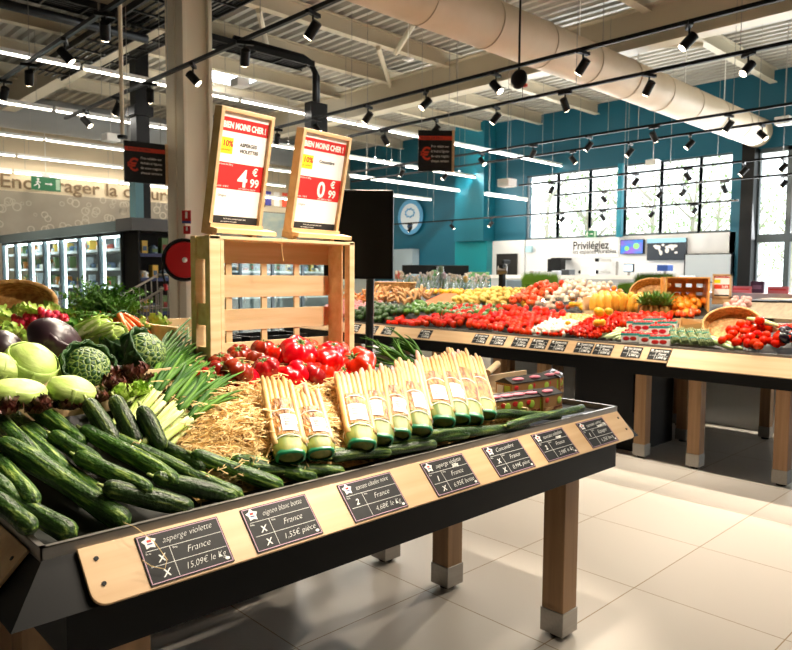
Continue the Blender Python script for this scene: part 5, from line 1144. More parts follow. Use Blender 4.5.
# leeks / celery sticks
M_leek = mat('pale_leek', '#cfd8a8', .4, tex='noise', col2='#8fa860', scale=(6, 40, 40), rand=.1)
for i in range(12):
    y = yr_(628)+.03*i; put('leek', longk('leek', M_leek, .34, .015, 1, .03), TR((FX+.24, y, FZ+.045+.01*(i % 2)), 0, -.2, kp.uniform(-.5, -.2)), 'pale green leek lying at the rim left of the strawberry boxes', 'leek', 'leeks')
# strawberry punnets
M_str = mat('strawberry', '#c11a1c', .3, rand=.1)
def punnet():
    t = thing('strawberry_punnet', None, None); w_, d_, h_ = .15, .11, .085
    G().bb(-w_/2, w_/2, -d_/2, d_/2, 0, h_*.8).build('card_box', M_white, t, bevel=.002); G().bb(-w_/2-.001, w_/2+.001, -d_/2-.001, d_/2+.001, h_*.66, h_*.86).build('turquoise_band', mat('turquoise_print', '#2a9d92', .4), t)
    k = random.Random(3)
    for s in (-1, 1): G().ball((-.03*s, -d_/2-.0, h_*.36), (.03, .0025, .018), 12, 6).build('berry_picture', M_str, t); 
    G().ball((-w_/2, 0, h_*.36), (.0025, .03, .018), 12, 6).build('berry_picture', M_str, t)
    for i in range(12): G().ball((-w_*.38+.036*(i % 4), -d_*.32+.035*(i//4), h_*.88), (.017, .015, .013), 8, 6).build('strawberry', M_str, t, smooth=True)
    return t
for i, (px, py, X, z, l) in enumerate(((633, 334, 5.36, 0, 'front left'), (650, 333, 5.36, 0, 'front, second from left'), (644, 320, 5.48, .06, 'on top, middle row left'), (661, 322, 5.44, .05, 'on top, middle row right'), (638, 319, 5.66, .02, 'at the back left'), (655, 316, 5.7, .04, 'at the back, second from left'), (668, 317, 5.7, .02, 'at the back right'), (661, 337, 5.32, 0, 'at the rim, right of the others'))):
    P = at(px, py, X=X); put('punnet', punnet, TR((X, P.y, fbed(X)+.005+z), 0, -.05, kp.uniform(-1.9, -1.2)), 'white and turquoise strawberry box %s' % l, 'strawberry box', 'strawberry boxes')
# loose dark red fruit left of the boxes
pile('chr', ballk('dark_cherry', M_str, .014, .95, 0, None, 8, 6), FX+.1, FX+.3, yr_(628), yr_(618), F1(.05, .3), 24, .028, 'dark red cherry in the small tray left of the strawberry boxes', 'cherry', 'cherries')
# green asparagus bundles and leeks to the right
M_ga = mat('green_asparagus', '#3d5226', .5, tex='noise', col2='#6f7c44', scale=(10, 50, 50), rand=.12)
def gbundle():
    t = thing('green_asparagus_bundle', None, None); k = random.Random(5)
    for i in range(14):
        y = (i % 5-2)*.013; z = (i//5)*.012; P = [(-.12, y, z), (0, y*.8, z), (.1, y*1.2, z+.004), (.125, y*1.25, z+.005)]; G().tube(P, [.006, .006, .007, .002], 7).build('spear', M_ga, t, smooth=True)
    for x in (-.07, .04): G().tube([(x, .036*math.cos(a_), .012+.024*math.sin(a_)) for a_ in [2*PI*j/16 for j in range(17)]], .003, 5, cap=False).build('rubber_band', mat('turquoise_print', '#2a9d92'), t)
    return t
for i, px in enumerate((672, 681, 690, 699, 706)):
    P = at(px, 335+.6*i, X=FX+.15); put('gasp', gbundle, frame((FX+.17, P.y, FZ+.06), (.8, .55, .35), (-.3, 0, 1)), 'bundle of green asparagus, %s from the left on the far table' % ORD[i], 'asparagus', 'green asparagus bundles')
for i, (px, l) in enumerate(((715, 'pale leek with green leaves left of the tomato basket spill'), (724, 'pale leek lying parallel, nearer to the red tomatoes'))):
    P = at(px, 342, X=FX+.12); put('bleek', longk('leek', M_leek, .36, .024, .8, .02), frame((FX+.14, P.y, FZ+.045), (.55, 1, .2)), l, 'leek', 'leeks by the basket')
# paper bag shape behind the green asparagus
def paperbag():
    t = G().add([(0, -.09, 0), (0, .09, 0), (.1, .09, 0), (.1, -.09, 0), (-.01, -.12, .13), (.02, .07, .10), (.1, .1, .16), (.1, -.08, .12)], [(0, 1, 5, 4), (1, 2, 6, 5), (2, 3, 7, 6), (3, 0, 4, 7), (0, 3, 2, 1)]).build('paper_bag', mat('brown_paper', '#c99a5c', .7), solid=.002); return t
P = at(690, 322, X=5.6); o = paperbag(); o.location = (5.56, P.y, fbed(5.6)); tag(o, 'open brown paper bag behind the green asparagus', 'bag')
# tilted round basket spilling tomatoes
P = at(728, 330, X=5.55); o = basket(.19, .14, .08, M_wick, 1.1); o.matrix_world = TR((5.66, P.y+.0, 1.055)) @ Euler((0, -.95, .1)).to_matrix().to_4x4() @ Matrix.Rotation(PI/2, 4, 'Z'); tag(o, 'round wicker basket lying tilted with red tomatoes spilling out', 'basket')
pile('ftom', FT, FX+.04, FX+.42, yr_(775), yr_(716), F1(.04, .3), 40, .06, 'red tomato spilling from the tilted round basket', 'tomato', 'tomatoes spilling from the basket', .2, 2, dz=.03)
P = at(706, 322, X=5.5); pile('rtom', ballk('red_round_tomato', M_ft, .034, .9, .02, M_cal), FX+.1, 5.9, .7, yr_(776), F1(.06, .36), 90, .062, 'red tomato at the right end of the far table', 'tomato', 'tomatoes at the right end', .2)
pile('aub', ballk('small_aubergine', M_aub, .03, 1.4), FX+.1, FX+.28, yr_(790), yr_(768), F1(.08, .3), 9, .06, 'small dark aubergine among the tomatoes beside the basket', 'aubergine', 'small aubergines', .2)
for i, (px, py, l) in enumerate(((762, 322, 'pale green courgette pointing right behind the basket tomatoes'), (768, 328, 'pale green courgette just below the other beside the basket'))):
    P = at(px, py, X=5.55); put('cour', longk('courgette', mat('courgette_skin', '#9fb45c', .4, tex='noise', col2='#dcdc9c', scale=(6, 30, 30)), .26, .024, .8, .05), frame(P, (-.3, -.9, -.15)), l, 'courgette', 'courgettes')
o = ballk('tomato', M_ft, .036, .9, .03, M_cal)(); o.location = at(759.5, 320.5, X=5.5); tag(o, 'single red tomato perched above the spilled tomatoes right of the basket rim', 'tomato')
# a wooden dividing wedge right of the basket
t = thing('wooden_wedge', 'triangular wooden crate end standing right of the round basket', 'crate end', (0, 0, 0)); a, b, c = at(747, 308, X=5.95), at(752, 322, X=5.8), at(775, 326, X=5.8)
G().add([tuple(a), tuple(b), tuple(c), tuple(a+Vector((.02, 0, 0))), tuple(b+Vector((.02, 0, 0))), tuple(c+Vector((.02, 0, 0)))], [(0, 1, 2), (3, 5, 4), (0, 3, 4, 1), (1, 4, 5, 2), (2, 5, 3, 0)]).build('board', M_woodz, t)

# ---------------------------------------------------------------- second tier
U = lambda off=0, k=.22: (lambda x, y: RZ2+off+k*(x-RX_))
def yu(px, X=6.15): return at(px, 300+(px-352)*.03, X=X).y
pile('swp', longk('ginger_root', M_swp, .15, .022, .7, .15), 6.1, 6.5, yu(412), yu(356), U(.02), 75, .09, 'light brown ginger root on the upper tier at the left', 'ginger', 'ginger roots on the upper tier', .3, 2)
pile('crt2', longk('carrot', M_car2, .17, .016, .5, .05), 6.08, 6.3, yu(378), yu(350)+.3, U(.02), 36, .08, 'orange carrot at the left end of the upper tier', 'carrot', 'loose carrots on the upper tier', .3)
for i, px in enumerate((378, 386, 394, 402, 410)):
    P = at(px, 291, X=6.8); put('sbask', lambda: basket(.10, .10, .11, M_wick, 1.15), TR((6.75, P.y, 1.25)), 'small brown wicker basket, %s from the left at the back of the upper tier' % ORD[i], 'basket', 'small wicker baskets')
# folded orange box
a, b = at(420, 300, X=6.1), at(452, 301, X=6.1); t = thing('orange_cardboard_box', 'orange brown cardboard tray of sweet potatoes on the upper tier', 'box', (6.25, (a.y+b.y)/2, 1.1)); hw = (a.y-b.y)/2
G().add([(-.13, -hw, 0), (-.13, hw, 0), (.15, hw*.8, 0), (.15, -hw*.8, 0), (-.12, -hw*1.02, .02), (-.12, hw, .03), (.13, hw*.5, .15), (.13, -hw*.3, .15)], [(0, 1, 5, 4), (1, 2, 6, 5), (2, 3, 7, 6), (3, 0, 4, 7), (4, 5, 6, 7)]).build('carton', mat('orange_carton', '#c65c1c', .5), t)
pile('pot', ballk('potato', M_pot, .03, 1.3), 6.12, 6.75, yu(505), yu(452), U(.03, .2), 150, .06, 'yellow potato heaped on the upper tier behind the tomatoes', 'potato', 'yellow potatoes', .25, 2)
pile('lemp', ballk('potato', M_yel, .028, 1.2), 6.7, 6.95, yu(500, 6.8), yu(428, 6.8), U(.06, .12), 60, .06, 'bright yellow potato at the back of the upper tier', 'potato', 'bright yellow potatoes', .25)
pile('otm', ballk('orange_tomato', M_org, .032, .9, .1, M_cal), 6.12, 6.75, yu(536), yu(507), U(.05, .3), 80, .062, 'orange red mandarin heaped on the upper tier left of the pale nets', 'mandarin', 'orange red mandarins', .25, 2)
# transparent trays with yellow and white contents
for i, (px, c_, cn) in enumerate(((522, M_yel, 'yellow'), (536, M_gar, 'white'), (550, M_gar, 'white'), (563, M_org, 'orange'), (577, M_yel, 'yellow'))):
    yy = yu(px); nm = 'punnet_fruit%d' % i
    t = thing('fruit_net', 'pale net bag of %s fruit, %s from left at front of upper tier' % (cn, ORD[i]), 'net bag', (6.2, yy, 1.12))
    for j in range(10): G().ball((kp.uniform(-.07, .07), kp.uniform(-.07, .07), .03+.03*(j//5)), .026, 12, 8).build('fruit', c_, t, smooth=True)
    G().ball((0, 0, .04), (.12, .11, .06), 16, 8, lambda th, ph: 1+.05*math.sin(ph*7)).build('net', M_film, t)
    g = G(); g.tube([(0, 0, .09), (-.01, .0, .13)], [.03, .012], 8); g.build('knot', M_gar, t)
pile('gar', ballk('garlic_bulb', M_gar, .028, .9, .08), 6.35, 6.85, yu(580), yu(530), U(.04, .3), 90, .055, 'white garlic bulb on the upper tier behind the nets', 'garlic', 'garlic bulbs', .25, 2)
pile('oran', ballk('apricot', M_or, .03, .95), 6.45, 6.9, yu(607, 6.6), yu(572, 6.6), U(.03, .2), 60, .06, 'orange apricot at the back of the upper tier above the nets', 'apricot', 'apricots', .25, 2)
# crate of melons
a, b = at(584, 306, X=6.12), at(640, 308, X=6.12)
t = thing('wooden_fruit_crate', 'wooden crate of pleated orange melons on the upper tier', 'crate', (0, 0, 0)); G().bb(6.1, 6.45, a.y-.01, a.y+.004, 1.1, 1.26).build('end_panel', M_woodz, t); G().bb(6.1, 6.45, b.y, b.y+.012, 1.1, 1.2).build('end_panel', M_woodz, t); G().bb(6.1, 6.11, b.y, a.y, 1.08, 1.13).build('front_slat', M_woodz, t)
mel = lambda: G().ball((0, 0, 0), (.05, .05, .1), 48, 16, lambda th, ph: 1-.07*abs(math.cos(6*ph))*math.sin(th)).build('squash', mat('squash_skin', '#e8a02c', .4, tex='noise', col2='#f0b848', scale=(10, 10, 3), rand=.07), smooth=True)
k = 0
for r in range(2):
    for i in range(7): put('mel', mel, TR((6.19+.11*r, a.y-.07-(a.y-b.y-.1)*i/6, 1.20+.02*r), 0, .25, i), 'pleated orange squash in the wooden crate on the upper tier', 'squash', 'squashes in the crate')
o = basket(.17, .12, .08, M_wick, 1.2); P = at(652, 293, X=6.6); o.matrix_world = TR(P, 0, 0, 0) @ Euler((0, -1.1, .2)).to_matrix().to_4x4() @ Matrix.Rotation(PI/2, 4, 'Z') @ Matrix.Translation((0, 0, -.05)); tag(o, 'wicker basket standing tilted behind the squash and the pineapple leaves', 'basket')
# pineapple crowns
for i, (px, py, s_) in enumerate(((645, 305, 1), (655, 303, 1.1), (665, 305, 1))):
    P = at(px, py+5, X=6.12); g = G(); kk = random.Random(i)
    for j in range(46):
        a_ = j*2.4; el = .25+1.25*(j/46); L_ = .2*(1-.25*j/46); d = Vector((math.cos(a_)*math.cos(el), math.sin(a_)*math.cos(el), math.sin(el))); q = Vector((-math.sin(a_), math.cos(a_), 0))*.011
        m1 = d*L_*.5+Vector((0, 0, .01)); e1 = d*L_+Vector((0, 0, -.02)); g.add([q, -q, m1-q*.8, m1+q*.8, e1], [(0, 1, 2, 3), (3, 2, 4)])
    o = g.build('leafy_crown', mat('pineapple_leaf', '#5f8a3a', .5, rand=.15), loc=(P.x, P.y, 1.19)); sc_ = s_; o.scale = (sc_*1.1,)*3; body = G().ball((0, 0, -.05), (.05, .05, .07), 14, 10).build('pineapple_body', mat('pineapple_skin', '#a87830', .7), o, smooth=True); o.name = 'pineapple'
    tag(o, 'pineapple with spiky green crown, %s of three before the orange crate' % ('left one', 'middle one', 'right one')[i], 'pineapple', 'pineapples')
# orange crate with oranges
a, b = at(665, 300, X=6.45), at(705, 300, X=6.45); zt_ = at(685, 277, X=6.6).z
t = thing('plywood_crate', 'orange wooden crate standing open towards the camera, full of oranges', 'crate', (0, 0, 0)); M_oc = mat('orange_wood', '#f0b464', .5, tex='noise', col2='#e6a452', scale=(3, 30, 30))
y0, y1 = b.y, a.y
for s in (y0, y1-.015): G().bb(6.3, 6.62, s, s+.015, 1.12, zt_).build('side_panel', M_oc, t, bevel=.002)
zz = [1.14, 1.20, 1.24, 1.285, zt_]
hgt = zt_-1.12; g = G().bb(6.61, 6.625, y0, y1, 1.12, 1.12+hgt*.5).bb(6.61, 6.625, y0, y1, 1.12+hgt*.58, 1.12+hgt*.72).bb(6.61, 6.625, y0, y1, 1.12+hgt*.82, zt_)
for i in range(5): yy = y0+(y1-y0)*(i+.0)/4; g.bb(6.612, 6.623, yy-.02, yy+.02, 1.12, zt_)
g.build('slatted_back', M_oc, t); G().bb(6.3, 6.62, y0, y1, zt_-.012, zt_).build('top_panel', M_oc, t)
cc_ = Vector((6.46, (y0+y1)/2, 0)); t.matrix_world = Matrix.Translation(cc_) @ Matrix.Rotation(math.radians(30), 4, 'Z') @ Matrix.Translation(-cc_)
pile('ora', ballk('orange', M_or, .036, 1, 0), 6.18, 6.55, y0+.05, y1-.04, lambda x, y: 1.13+.28*(x-6.15), 48, .068, 'orange in the open orange wooden crate', 'orange', 'oranges in the crate', .15, 2, dz=.05)
pile('otm', None, 6.12, 6.3, y0-.02, y1-.1, lambda x, y: 1.13+.2*(x-6.15), 22, .064, 'orange red mandarin spilling at the foot of the orange crate', 'mandarin', 'mandarins below the orange crate', .2)
# framed sign standing on the upper tier
a, b = at(713, 274, X=6.6), at(731, 298, X=6.6); wd, ht = a.y-b.y, a.z-b.z
t = thing('framed_price_sign', 'small framed orange and white price sign on the far table', 'price sign', mw=Matrix.Translation((6.6, a.y, b.z)) @ XM)
for x in (0, wd-.015): G().bb(x, x+.015, 0, ht, -.02, .01).build('side_frame', M_wood, t)
for y in (0, ht-.015): G().bb(0, wd, y, y+.015, -.02, .01).build('cross_frame', M_wood, t)
G().bb(.012, wd-.012, .012, ht-.012, -.006, 0).build('poster', M_paper, t)
for v0, v1, m_, n_, u1 in ((.84, .96, M_redp, 'red_heading_band', 1), (.38, .56, mat('orange_red_band', '#c8381c'), 'red_price_band', 1), (0.05, .13, M_inkb, 'black_foot_band', 1), (.62, .76, M_yelp, 'yellow_patch', .4)): G().bb(.014, .014+(wd-.028)*u1, ht*v0, ht*v1, 0, .002).build(n_, m_, t)
text('BIEN MOINS CHER !', ht*.07, M_white, t, 'heading_lettering', Matrix.Translation((.025, ht*.87, .0025)), maxw=wd*.8); text('3,99', ht*.15, M_white, t, 'price_lettering', Matrix.Translation((wd*.5, ht*.41, .0025)), maxw=wd*.4, bold=.001)
G().bb(.0, wd, -.06, .0, -.02, .0).build('foot', M_wood, t)
# pink garlic net and grey bins on the right
pile('pgar', ballk('pink_garlic_bulb', mat('pink_garlic', '#d09a90', .5, rand=.12), .028, .9, .08), 6.12, 6.4, yu(742), yu(722), U(.03, .3), 26, .055, 'pink garlic bulb heaped right of the small framed sign', 'garlic', 'pink garlic bulbs', .25, 2)
for i, (pa, pb, l) in enumerate((((733, 301), (774, 317), 'grey brown sloping empty bin at the right end of the far table, left one'), ((778, 302), (800, 312), 'grey brown sloping bin cut off by the right edge of the picture'))):
    a, b = at(*pa, X=6.55), at(*pb, X=6.15); t = thing('sloping_bin', l, 'bin', (0, 0, 0))
    G().add([(6.15, a.y, 1.13), (6.15, b.y, 1.13), (6.6, b.y, a.z), (6.6, a.y, a.z), (6.15, a.y, 1.10), (6.15, b.y, 1.10), (6.6, b.y, a.z-.03), (6.6, a.y, a.z-.03)], [(0, 1, 2, 3), (4, 7, 6, 5), (0, 4, 5, 1), (2, 6, 7, 3), (0, 3, 7, 4), (1, 5, 6, 2)]).build('sloping_board', mat('grey_wood', '#8f8066', .6, tex='noise', col2='#75684f', scale=(3, 30, 30)), t)
    G().bb(6.58, 6.62, b.y, a.y, a.z-.03, a.z+.01).build('rear_edge', M_blackm, t)
c = thing('price_card', 'blackboard price card on the wooden board at the right edge of the upper tier', 'price card', mw=frame((RX_-.02, at(780, 328, X=RX_).y, 1.07), (0, -1, 0), Vector((-.1, 0, .08)))); G().bb(0, .165, -.105, 0, 0, .003).build('blackboard', M_slate, c)
text('Poire', .03, M_chalk, c, 'product_lettering', Matrix.Translation((.03, -.04, .0035)), shear=.3); text('2,95€ kg', .025, M_chalk, c, 'price_lettering', Matrix.Translation((.04, -.085, .0035)), shear=.3)
G()
# wheatgrass trays
def grass_tray(px, py, D, wpx, hpx, lab, m_=None):
    P = at(px, py, D=D); w_ = wpx/703*D; h_ = hpx/703*D; t = thing('grass_tray', lab, 'plant tray', (P.x, P.y, P.z-h_*.75), math.radians(-45))
    G().bb(-w_/2, w_/2, -.12, .12, -.04, h_*.35).build('black_tray', M_blackm, t); g = G(); kk = random.Random(int(px))
    for i in range(1500):
        x = kk.uniform(-w_/2, w_/2)*1.02; y = kk.uniform(-.13, .13); z = h_*kk.uniform(.75, 1.1); dx, dy_ = kk.gauss(0, .02), kk.gauss(0, .02)
        g.add([(x-.004, y, h_*.1), (x+.004, y, h_*.1), (x+dx, y+dy_, z)], [(0, 1, 2)])
    o = g.build('grass_blades', mat('wheatgrass', '#7fae34', .5, rand=.1) if not m_ else m_, t); o['kind'] = 'stuff'
grass_tray(540, 277, 8.6, 32, 18, 'tray of bright green wheatgrass, higher left one behind the far table'); grass_tray(546, 286, 8.3, 30, 9, 'tray of bright green wheatgrass, lower one in front')
grass_tray(655, 276, 8.6, 32, 12, 'long tray of dark green grass behind the orange crate', mat('dark_grass', '#5f8030', .5)); grass_tray(630, 286, 8.3, 17, 14, 'small tray of bright green cress left of the long one')
# stands carrying the grass and flowers
t = thing('display_stand', 'grey stand behind the far table carrying grass trays', 'stand', (0, 0, 0)); a, b = at(515, 285, X=6.6), at(672, 285, X=6.6)
G().bb(7.1, 7.6, 2.2, 5.6, 0, 1.2).build('cabinet', mat('pale_grey_cabinet', '#c4c8ca', .5), t)

# ---------------------------------------------------------------- second far table at right (behind), counters in the back
t = thing('service_counter', 'long white and pink topped service counter behind the far table', 'counter', (0, 0, 0))
G().bb(9.2, 9.9, .5, 7.2, 1.02, 1.27).build('pink_top', mat('pink_white_counter', '#d8c4d0', .35), t); G().bb(9.25, 9.9, .5, 7.2, 0, 1.02).build('dark_front', M_black, t)
def dcase(ya_, yb_, lab):
    t = thing('glass_display_case', lab, 'display case', (0, 0, 0)); G().bb(8.6, 9.15, ya_, yb_, 0, .98).build('base', M_white, t); G().bb(8.6, 9.15, ya_, yb_, 1.2, 1.22).build('top_edge', M_wood, t); G().bb(8.6, 8.61, ya_, yb_, .98, 1.2).build('glass_front', M_vase, t); G().bb(8.65, 9.1, ya_, yb_, .98, 1.0).build('shelf', M_steel, t)
    for i in range(8): G().ball((8.85, ya_+(yb_-ya_)*(i+.5)/8, 1.03), (.08, .09, .04), 10, 6).build('dish', M_yel if i % 2 else M_white, t, smooth=True)
a = at(757, 292, X=8.6); dcase(1.0, a.y, 'glass topped deli case with wooden edge at the right behind the far table')
for i, (px0, px1, py, l) in enumerate(((732, 752, 281.5, 'pink red price label standing on the counter, left of the purple box'), (768, 789, 282.5, 'pink red price label standing on the counter, right of the purple box'), (592, 600, 281, 'dark little label on the white counter before the till'))):
    a, b = at(px0, py, X=9.3), at(px1, py, X=9.3); t = thing('counter_label', l, 'label', (9.3, (a.y+b.y)/2, 1.27)); G().bb(-.01, .01, -(a.y-b.y)/2, (a.y-b.y)/2, 0, .085).build('holder', mat('pink_red', '#d0707c', .5) if i < 2 else M_blackm, t); G().bb(-.014, -.01, -(a.y-b.y)*.4, (a.y-b.y)*.4, .04, .055).build('print_line', M_redp if i < 2 else M_white, t)
p = at(758, 280, X=9.4); t = thing('purple_box', 'dark purple box standing on the pink counter', 'box', (9.4, p.y, 1.27), .2); G().bb(-.06, .06, -.075, .075, 0, .15).build('carton', mat('purple_card', '#4a2a4a', .5), t, bevel=.004); G().bb(-.062, -.06, -.05, .05, .05, .1).build('printed_panel', mat('pale_purple', '#8a6a8a', .5), t)
# white counter in front of white wall with equipment
t = thing('white_counter', 'long white work counter along the white wall', 'counter', (0, 0, 0)); a, b = at(490, 270, X=13.2), at(680, 270, X=13.2)
G().bb(13.2, 13.9, b.y, a.y, 1.42, 1.5).build('worktop', M_white, t); G().bb(13.25, 13.9, b.y, a.y, 0, 1.42).build('front', mat('pale_grey_cabinet', '#c4c8ca'), t)
def gear(px, py, w_, h_, m_, lab, nm, cat, part, D=None, th=.25, screen=None):
    P = at(px, py, X=13.4); t = thing(nm, lab, cat, (13.4, P.y, 1.5)); wd = w_/703*17; ht = h_/703*17; z = max(0, P.z-1.5-ht/2)
    G().box((0, 0, z+ht/2), (th, wd, ht)).build(part, m_, t, bevel=.01)
    if z > .02: G().cyl((0, 0, 0), (0, 0, z), .03, 8).build('stand', M_steel, t)
    if screen: G().box((-th/2-.005, 0, z+ht/2), (.01, wd*.85, ht*.8)).build('display', screen, t)
gear(629, 268, 9, 7, M_blackm, 'tilted monitor with lit screen on the white counter', 'computer_monitor', 'monitor', 'casing', screen=mat('lit_screen', '#c8e0ee', .3, emit='#c8e0ee', es=.5), th=.05)
gear(568, 277, 8, 5, mat('grey_plastic', '#3a3c3e'), 'small dark grey machine on the white counter', 'label_printer', 'printer', 'casing')
gear(558, 279, 7, 4, mat('pale_plastic', '#b8bcc0', .4), 'low pale machine left of the dark one on the white counter', 'kitchen_machine', 'machine', 'casing')
gear(588, 276, 9, 9, M_white, 'white box with red mark on the white counter under the lettering', 'white_box', 'box', 'casing')
gear(617, 270, 2, 12, M_steel, 'thin steel stand on the white counter left of the monitor', 'steel_stand', 'stand', 'rod', th=.04)
gear(665, 268, 9, 5, mat('blue_plastic', '#2a4f9a', .4), 'blue rounded item above the long grass tray', 'blue_container', 'container', 'body')
gear(506, 262, 3, 4, M_blackm, 'small dark device on the white counter before the dark doorway', 'small_device', 'device', 'casing')
gear(535, 275, 5, 4, M_steel, 'small steel tin behind the wheatgrass', 'steel_tin', 'tin', 'body')
# card terminal post in front of doorway
P = at(502, 285, D=8.6); t = thing('terminal_post', 'black post with tilted top standing behind the potatoes', 'post', (P.x, P.y, 0)); G().box((0, 0, .85), (.06, .06, 1.5)).build('post', M_blackm, t, ); G().box((0, 0, at(502, 270, D=8.6).z), (.16, .12, .06), Euler((0, -.4, .6)).to_matrix()).build('tilted_top', mat('brown_grey', '#4a423a', .4), t, bevel=.01)
# flower and vase display
t = thing('display_stand', 'white stand of flower vases behind the far table', 'stand', (0, 0, 0)); a, b = at(395, 295, D=10.4), at(490, 295, D=10.4)
rz = math.atan2(b.y-a.y, b.x-a.x); G().box(((a.x+b.x)/2, (a.y+b.y)/2, .58), ((b-a).length, .5, 1.16), Euler((0, 0, rz)).to_matrix()).build('cabinet', M_white, t)
kf = random.Random(17)
def vase(s):
    t = thing('flower_vase', None, None); g = G(); g.lathe([(.0, .0), (.045, 0), (.05, .12), (.06, .24), (.058, .24), (.046, .12), (.042, .01), (0, .01)], 14); g.build('glass', M_vase, t, smooth=True)
    g = G(); k = random.Random(s)
    for i in range(9): a_ = k.uniform(0, 6.28); g.tube([(0, 0, .03), (.03*math.cos(a_), .03*math.sin(a_), .2), (.08*math.cos(a_), .08*math.sin(a_), k.uniform(.28, .36))], .004, 4)
    g.build('stems', M_lim, t); h = []
    g = G()
    for i in range(9): a_ = k.uniform(0, 6.28); g.ball((k.uniform(.0, .09)*math.cos(a_), k.uniform(0, .09)*math.sin(a_), k.uniform(.26, .38)), .022, 8, 6)
    g.build('blossoms', (M_gar, mat('pale_blossom', '#e8dcd8', .6), M_gar)[s % 3], t); return t
for i in range(15):
    px = 400+6.2*i+kf.uniform(-1, 1); P = at(px, 284+kf.uniform(-3, 3), D=10.3+.25*(i % 2)); put('vase%d' % (i % 3), lambda: vase(i), TR((P.x, P.y, 1.16), 0, 0, i), 'glass vase of pale flowers, %s from the left on the white stand' % ORD[i], 'vase', 'flower vases', kf.uniform(.75, .95))
for i, (px, h_, l) in enumerate(((440, .55, 'tall clear glass vase with green stems among the flowers'), (443, .42, 'clear glass vase with pink top beside the tallest one'), (465, .35, 'wide clear glass vase with yellow flower at right'))):
    P = at(px, 290, D=10.2); t = thing('tall_glass_vase', l, 'vase', (P.x, P.y, 1.16)); G().lathe([(0, 0), (.05, 0), (.055, h_*.8), (.053, h_*.8), (.048, .01), (0, .01)], 16).build('glass', M_vase, t, smooth=True); G().tube([(0, 0, .02), (.01, 0, h_*.6)], .012, 6).build('stems', M_lim, t); G().ball((.01, 0, h_*.72), (.04, .04, .05), 10, 8).build('blossom', (M_lim, mat('pink_blossom', '#e0a8b8'), M_yel)[i], t, smooth=True)
# dark shelf unit and coloured crates in front of teal wall
def backbox(px0, py0, px1, py1, D, m_, lab, nm, cat, part='body'):
    a, b = at(px0, py0, D=D), at(px1, py1, D=D); c = (a+b)/2; w_ = (Vector((a.x, a.y, 0))-Vector((b.x, b.y, 0))).length; t = thing(nm, lab, cat, (c.x, c.y, 0), math.radians(-44)); z0 = b.z; G().box((0, 0, (a.z+b.z)/2), (w_, .3, a.z-b.z)).build(part, m_, t, bevel=.008)
    if z0 > .1: G().box((0, 0, z0/2), (w_*.8, .25, z0)).build('base', mat('pale_grey_cabinet', '#c4c8ca'), t)
backbox(402, 265, 468, 276, 13, M_blackm, 'long dark shelf unit against the teal wall behind the flowers', 'shelf_unit', 'shelf')
backbox(395, 271, 402, 279, 12, mat('coral', '#d86a5a', .5), 'coral red box at the edge of the big scale screen', 'coral_box', 'box')
backbox(409, 274, 425, 278, 12, mat('light_blue', '#b8d4ea', .4), 'light blue tray in front of the dark shelf unit', 'blue_tray', 'tray')
backbox(432, 270, 442, 276, 11.5, mat('light_green', '#7ac07a', .5), 'light green box in front of the teal wall behind the vases', 'green_box', 'box')
backbox(470, 272, 488, 277, 11.8, mat('light_green', '#7ac07a'), 'light green strip shelf beside the teal box wall', 'green_shelf', 'shelf')
backbox(377, 281, 400, 292, 11.8, mat('lilac_white', '#c8c8dc', .4), 'pale lilac cabinet under the scale screen at the back', 'pale_cabinet', 'cabinet')
backbox(354, 278, 372, 294, 11, mat('pale_blue_white', '#c2d0d4', .3), 'pale blue glass cabinet just left under the scale screen', 'glass_cabinet', 'cabinet')
backbox(505, 280, 524, 287, 9.8, mat('light_blue', '#b8d4ea'), 'white and blue box beside the wheatgrass tray', 'blue_box', 'box')
backbox(685, 300, 700, 318, 9, M_black, 'dark cabinet in shadow behind the far table', 'dark_cabinet', 'cabinet')

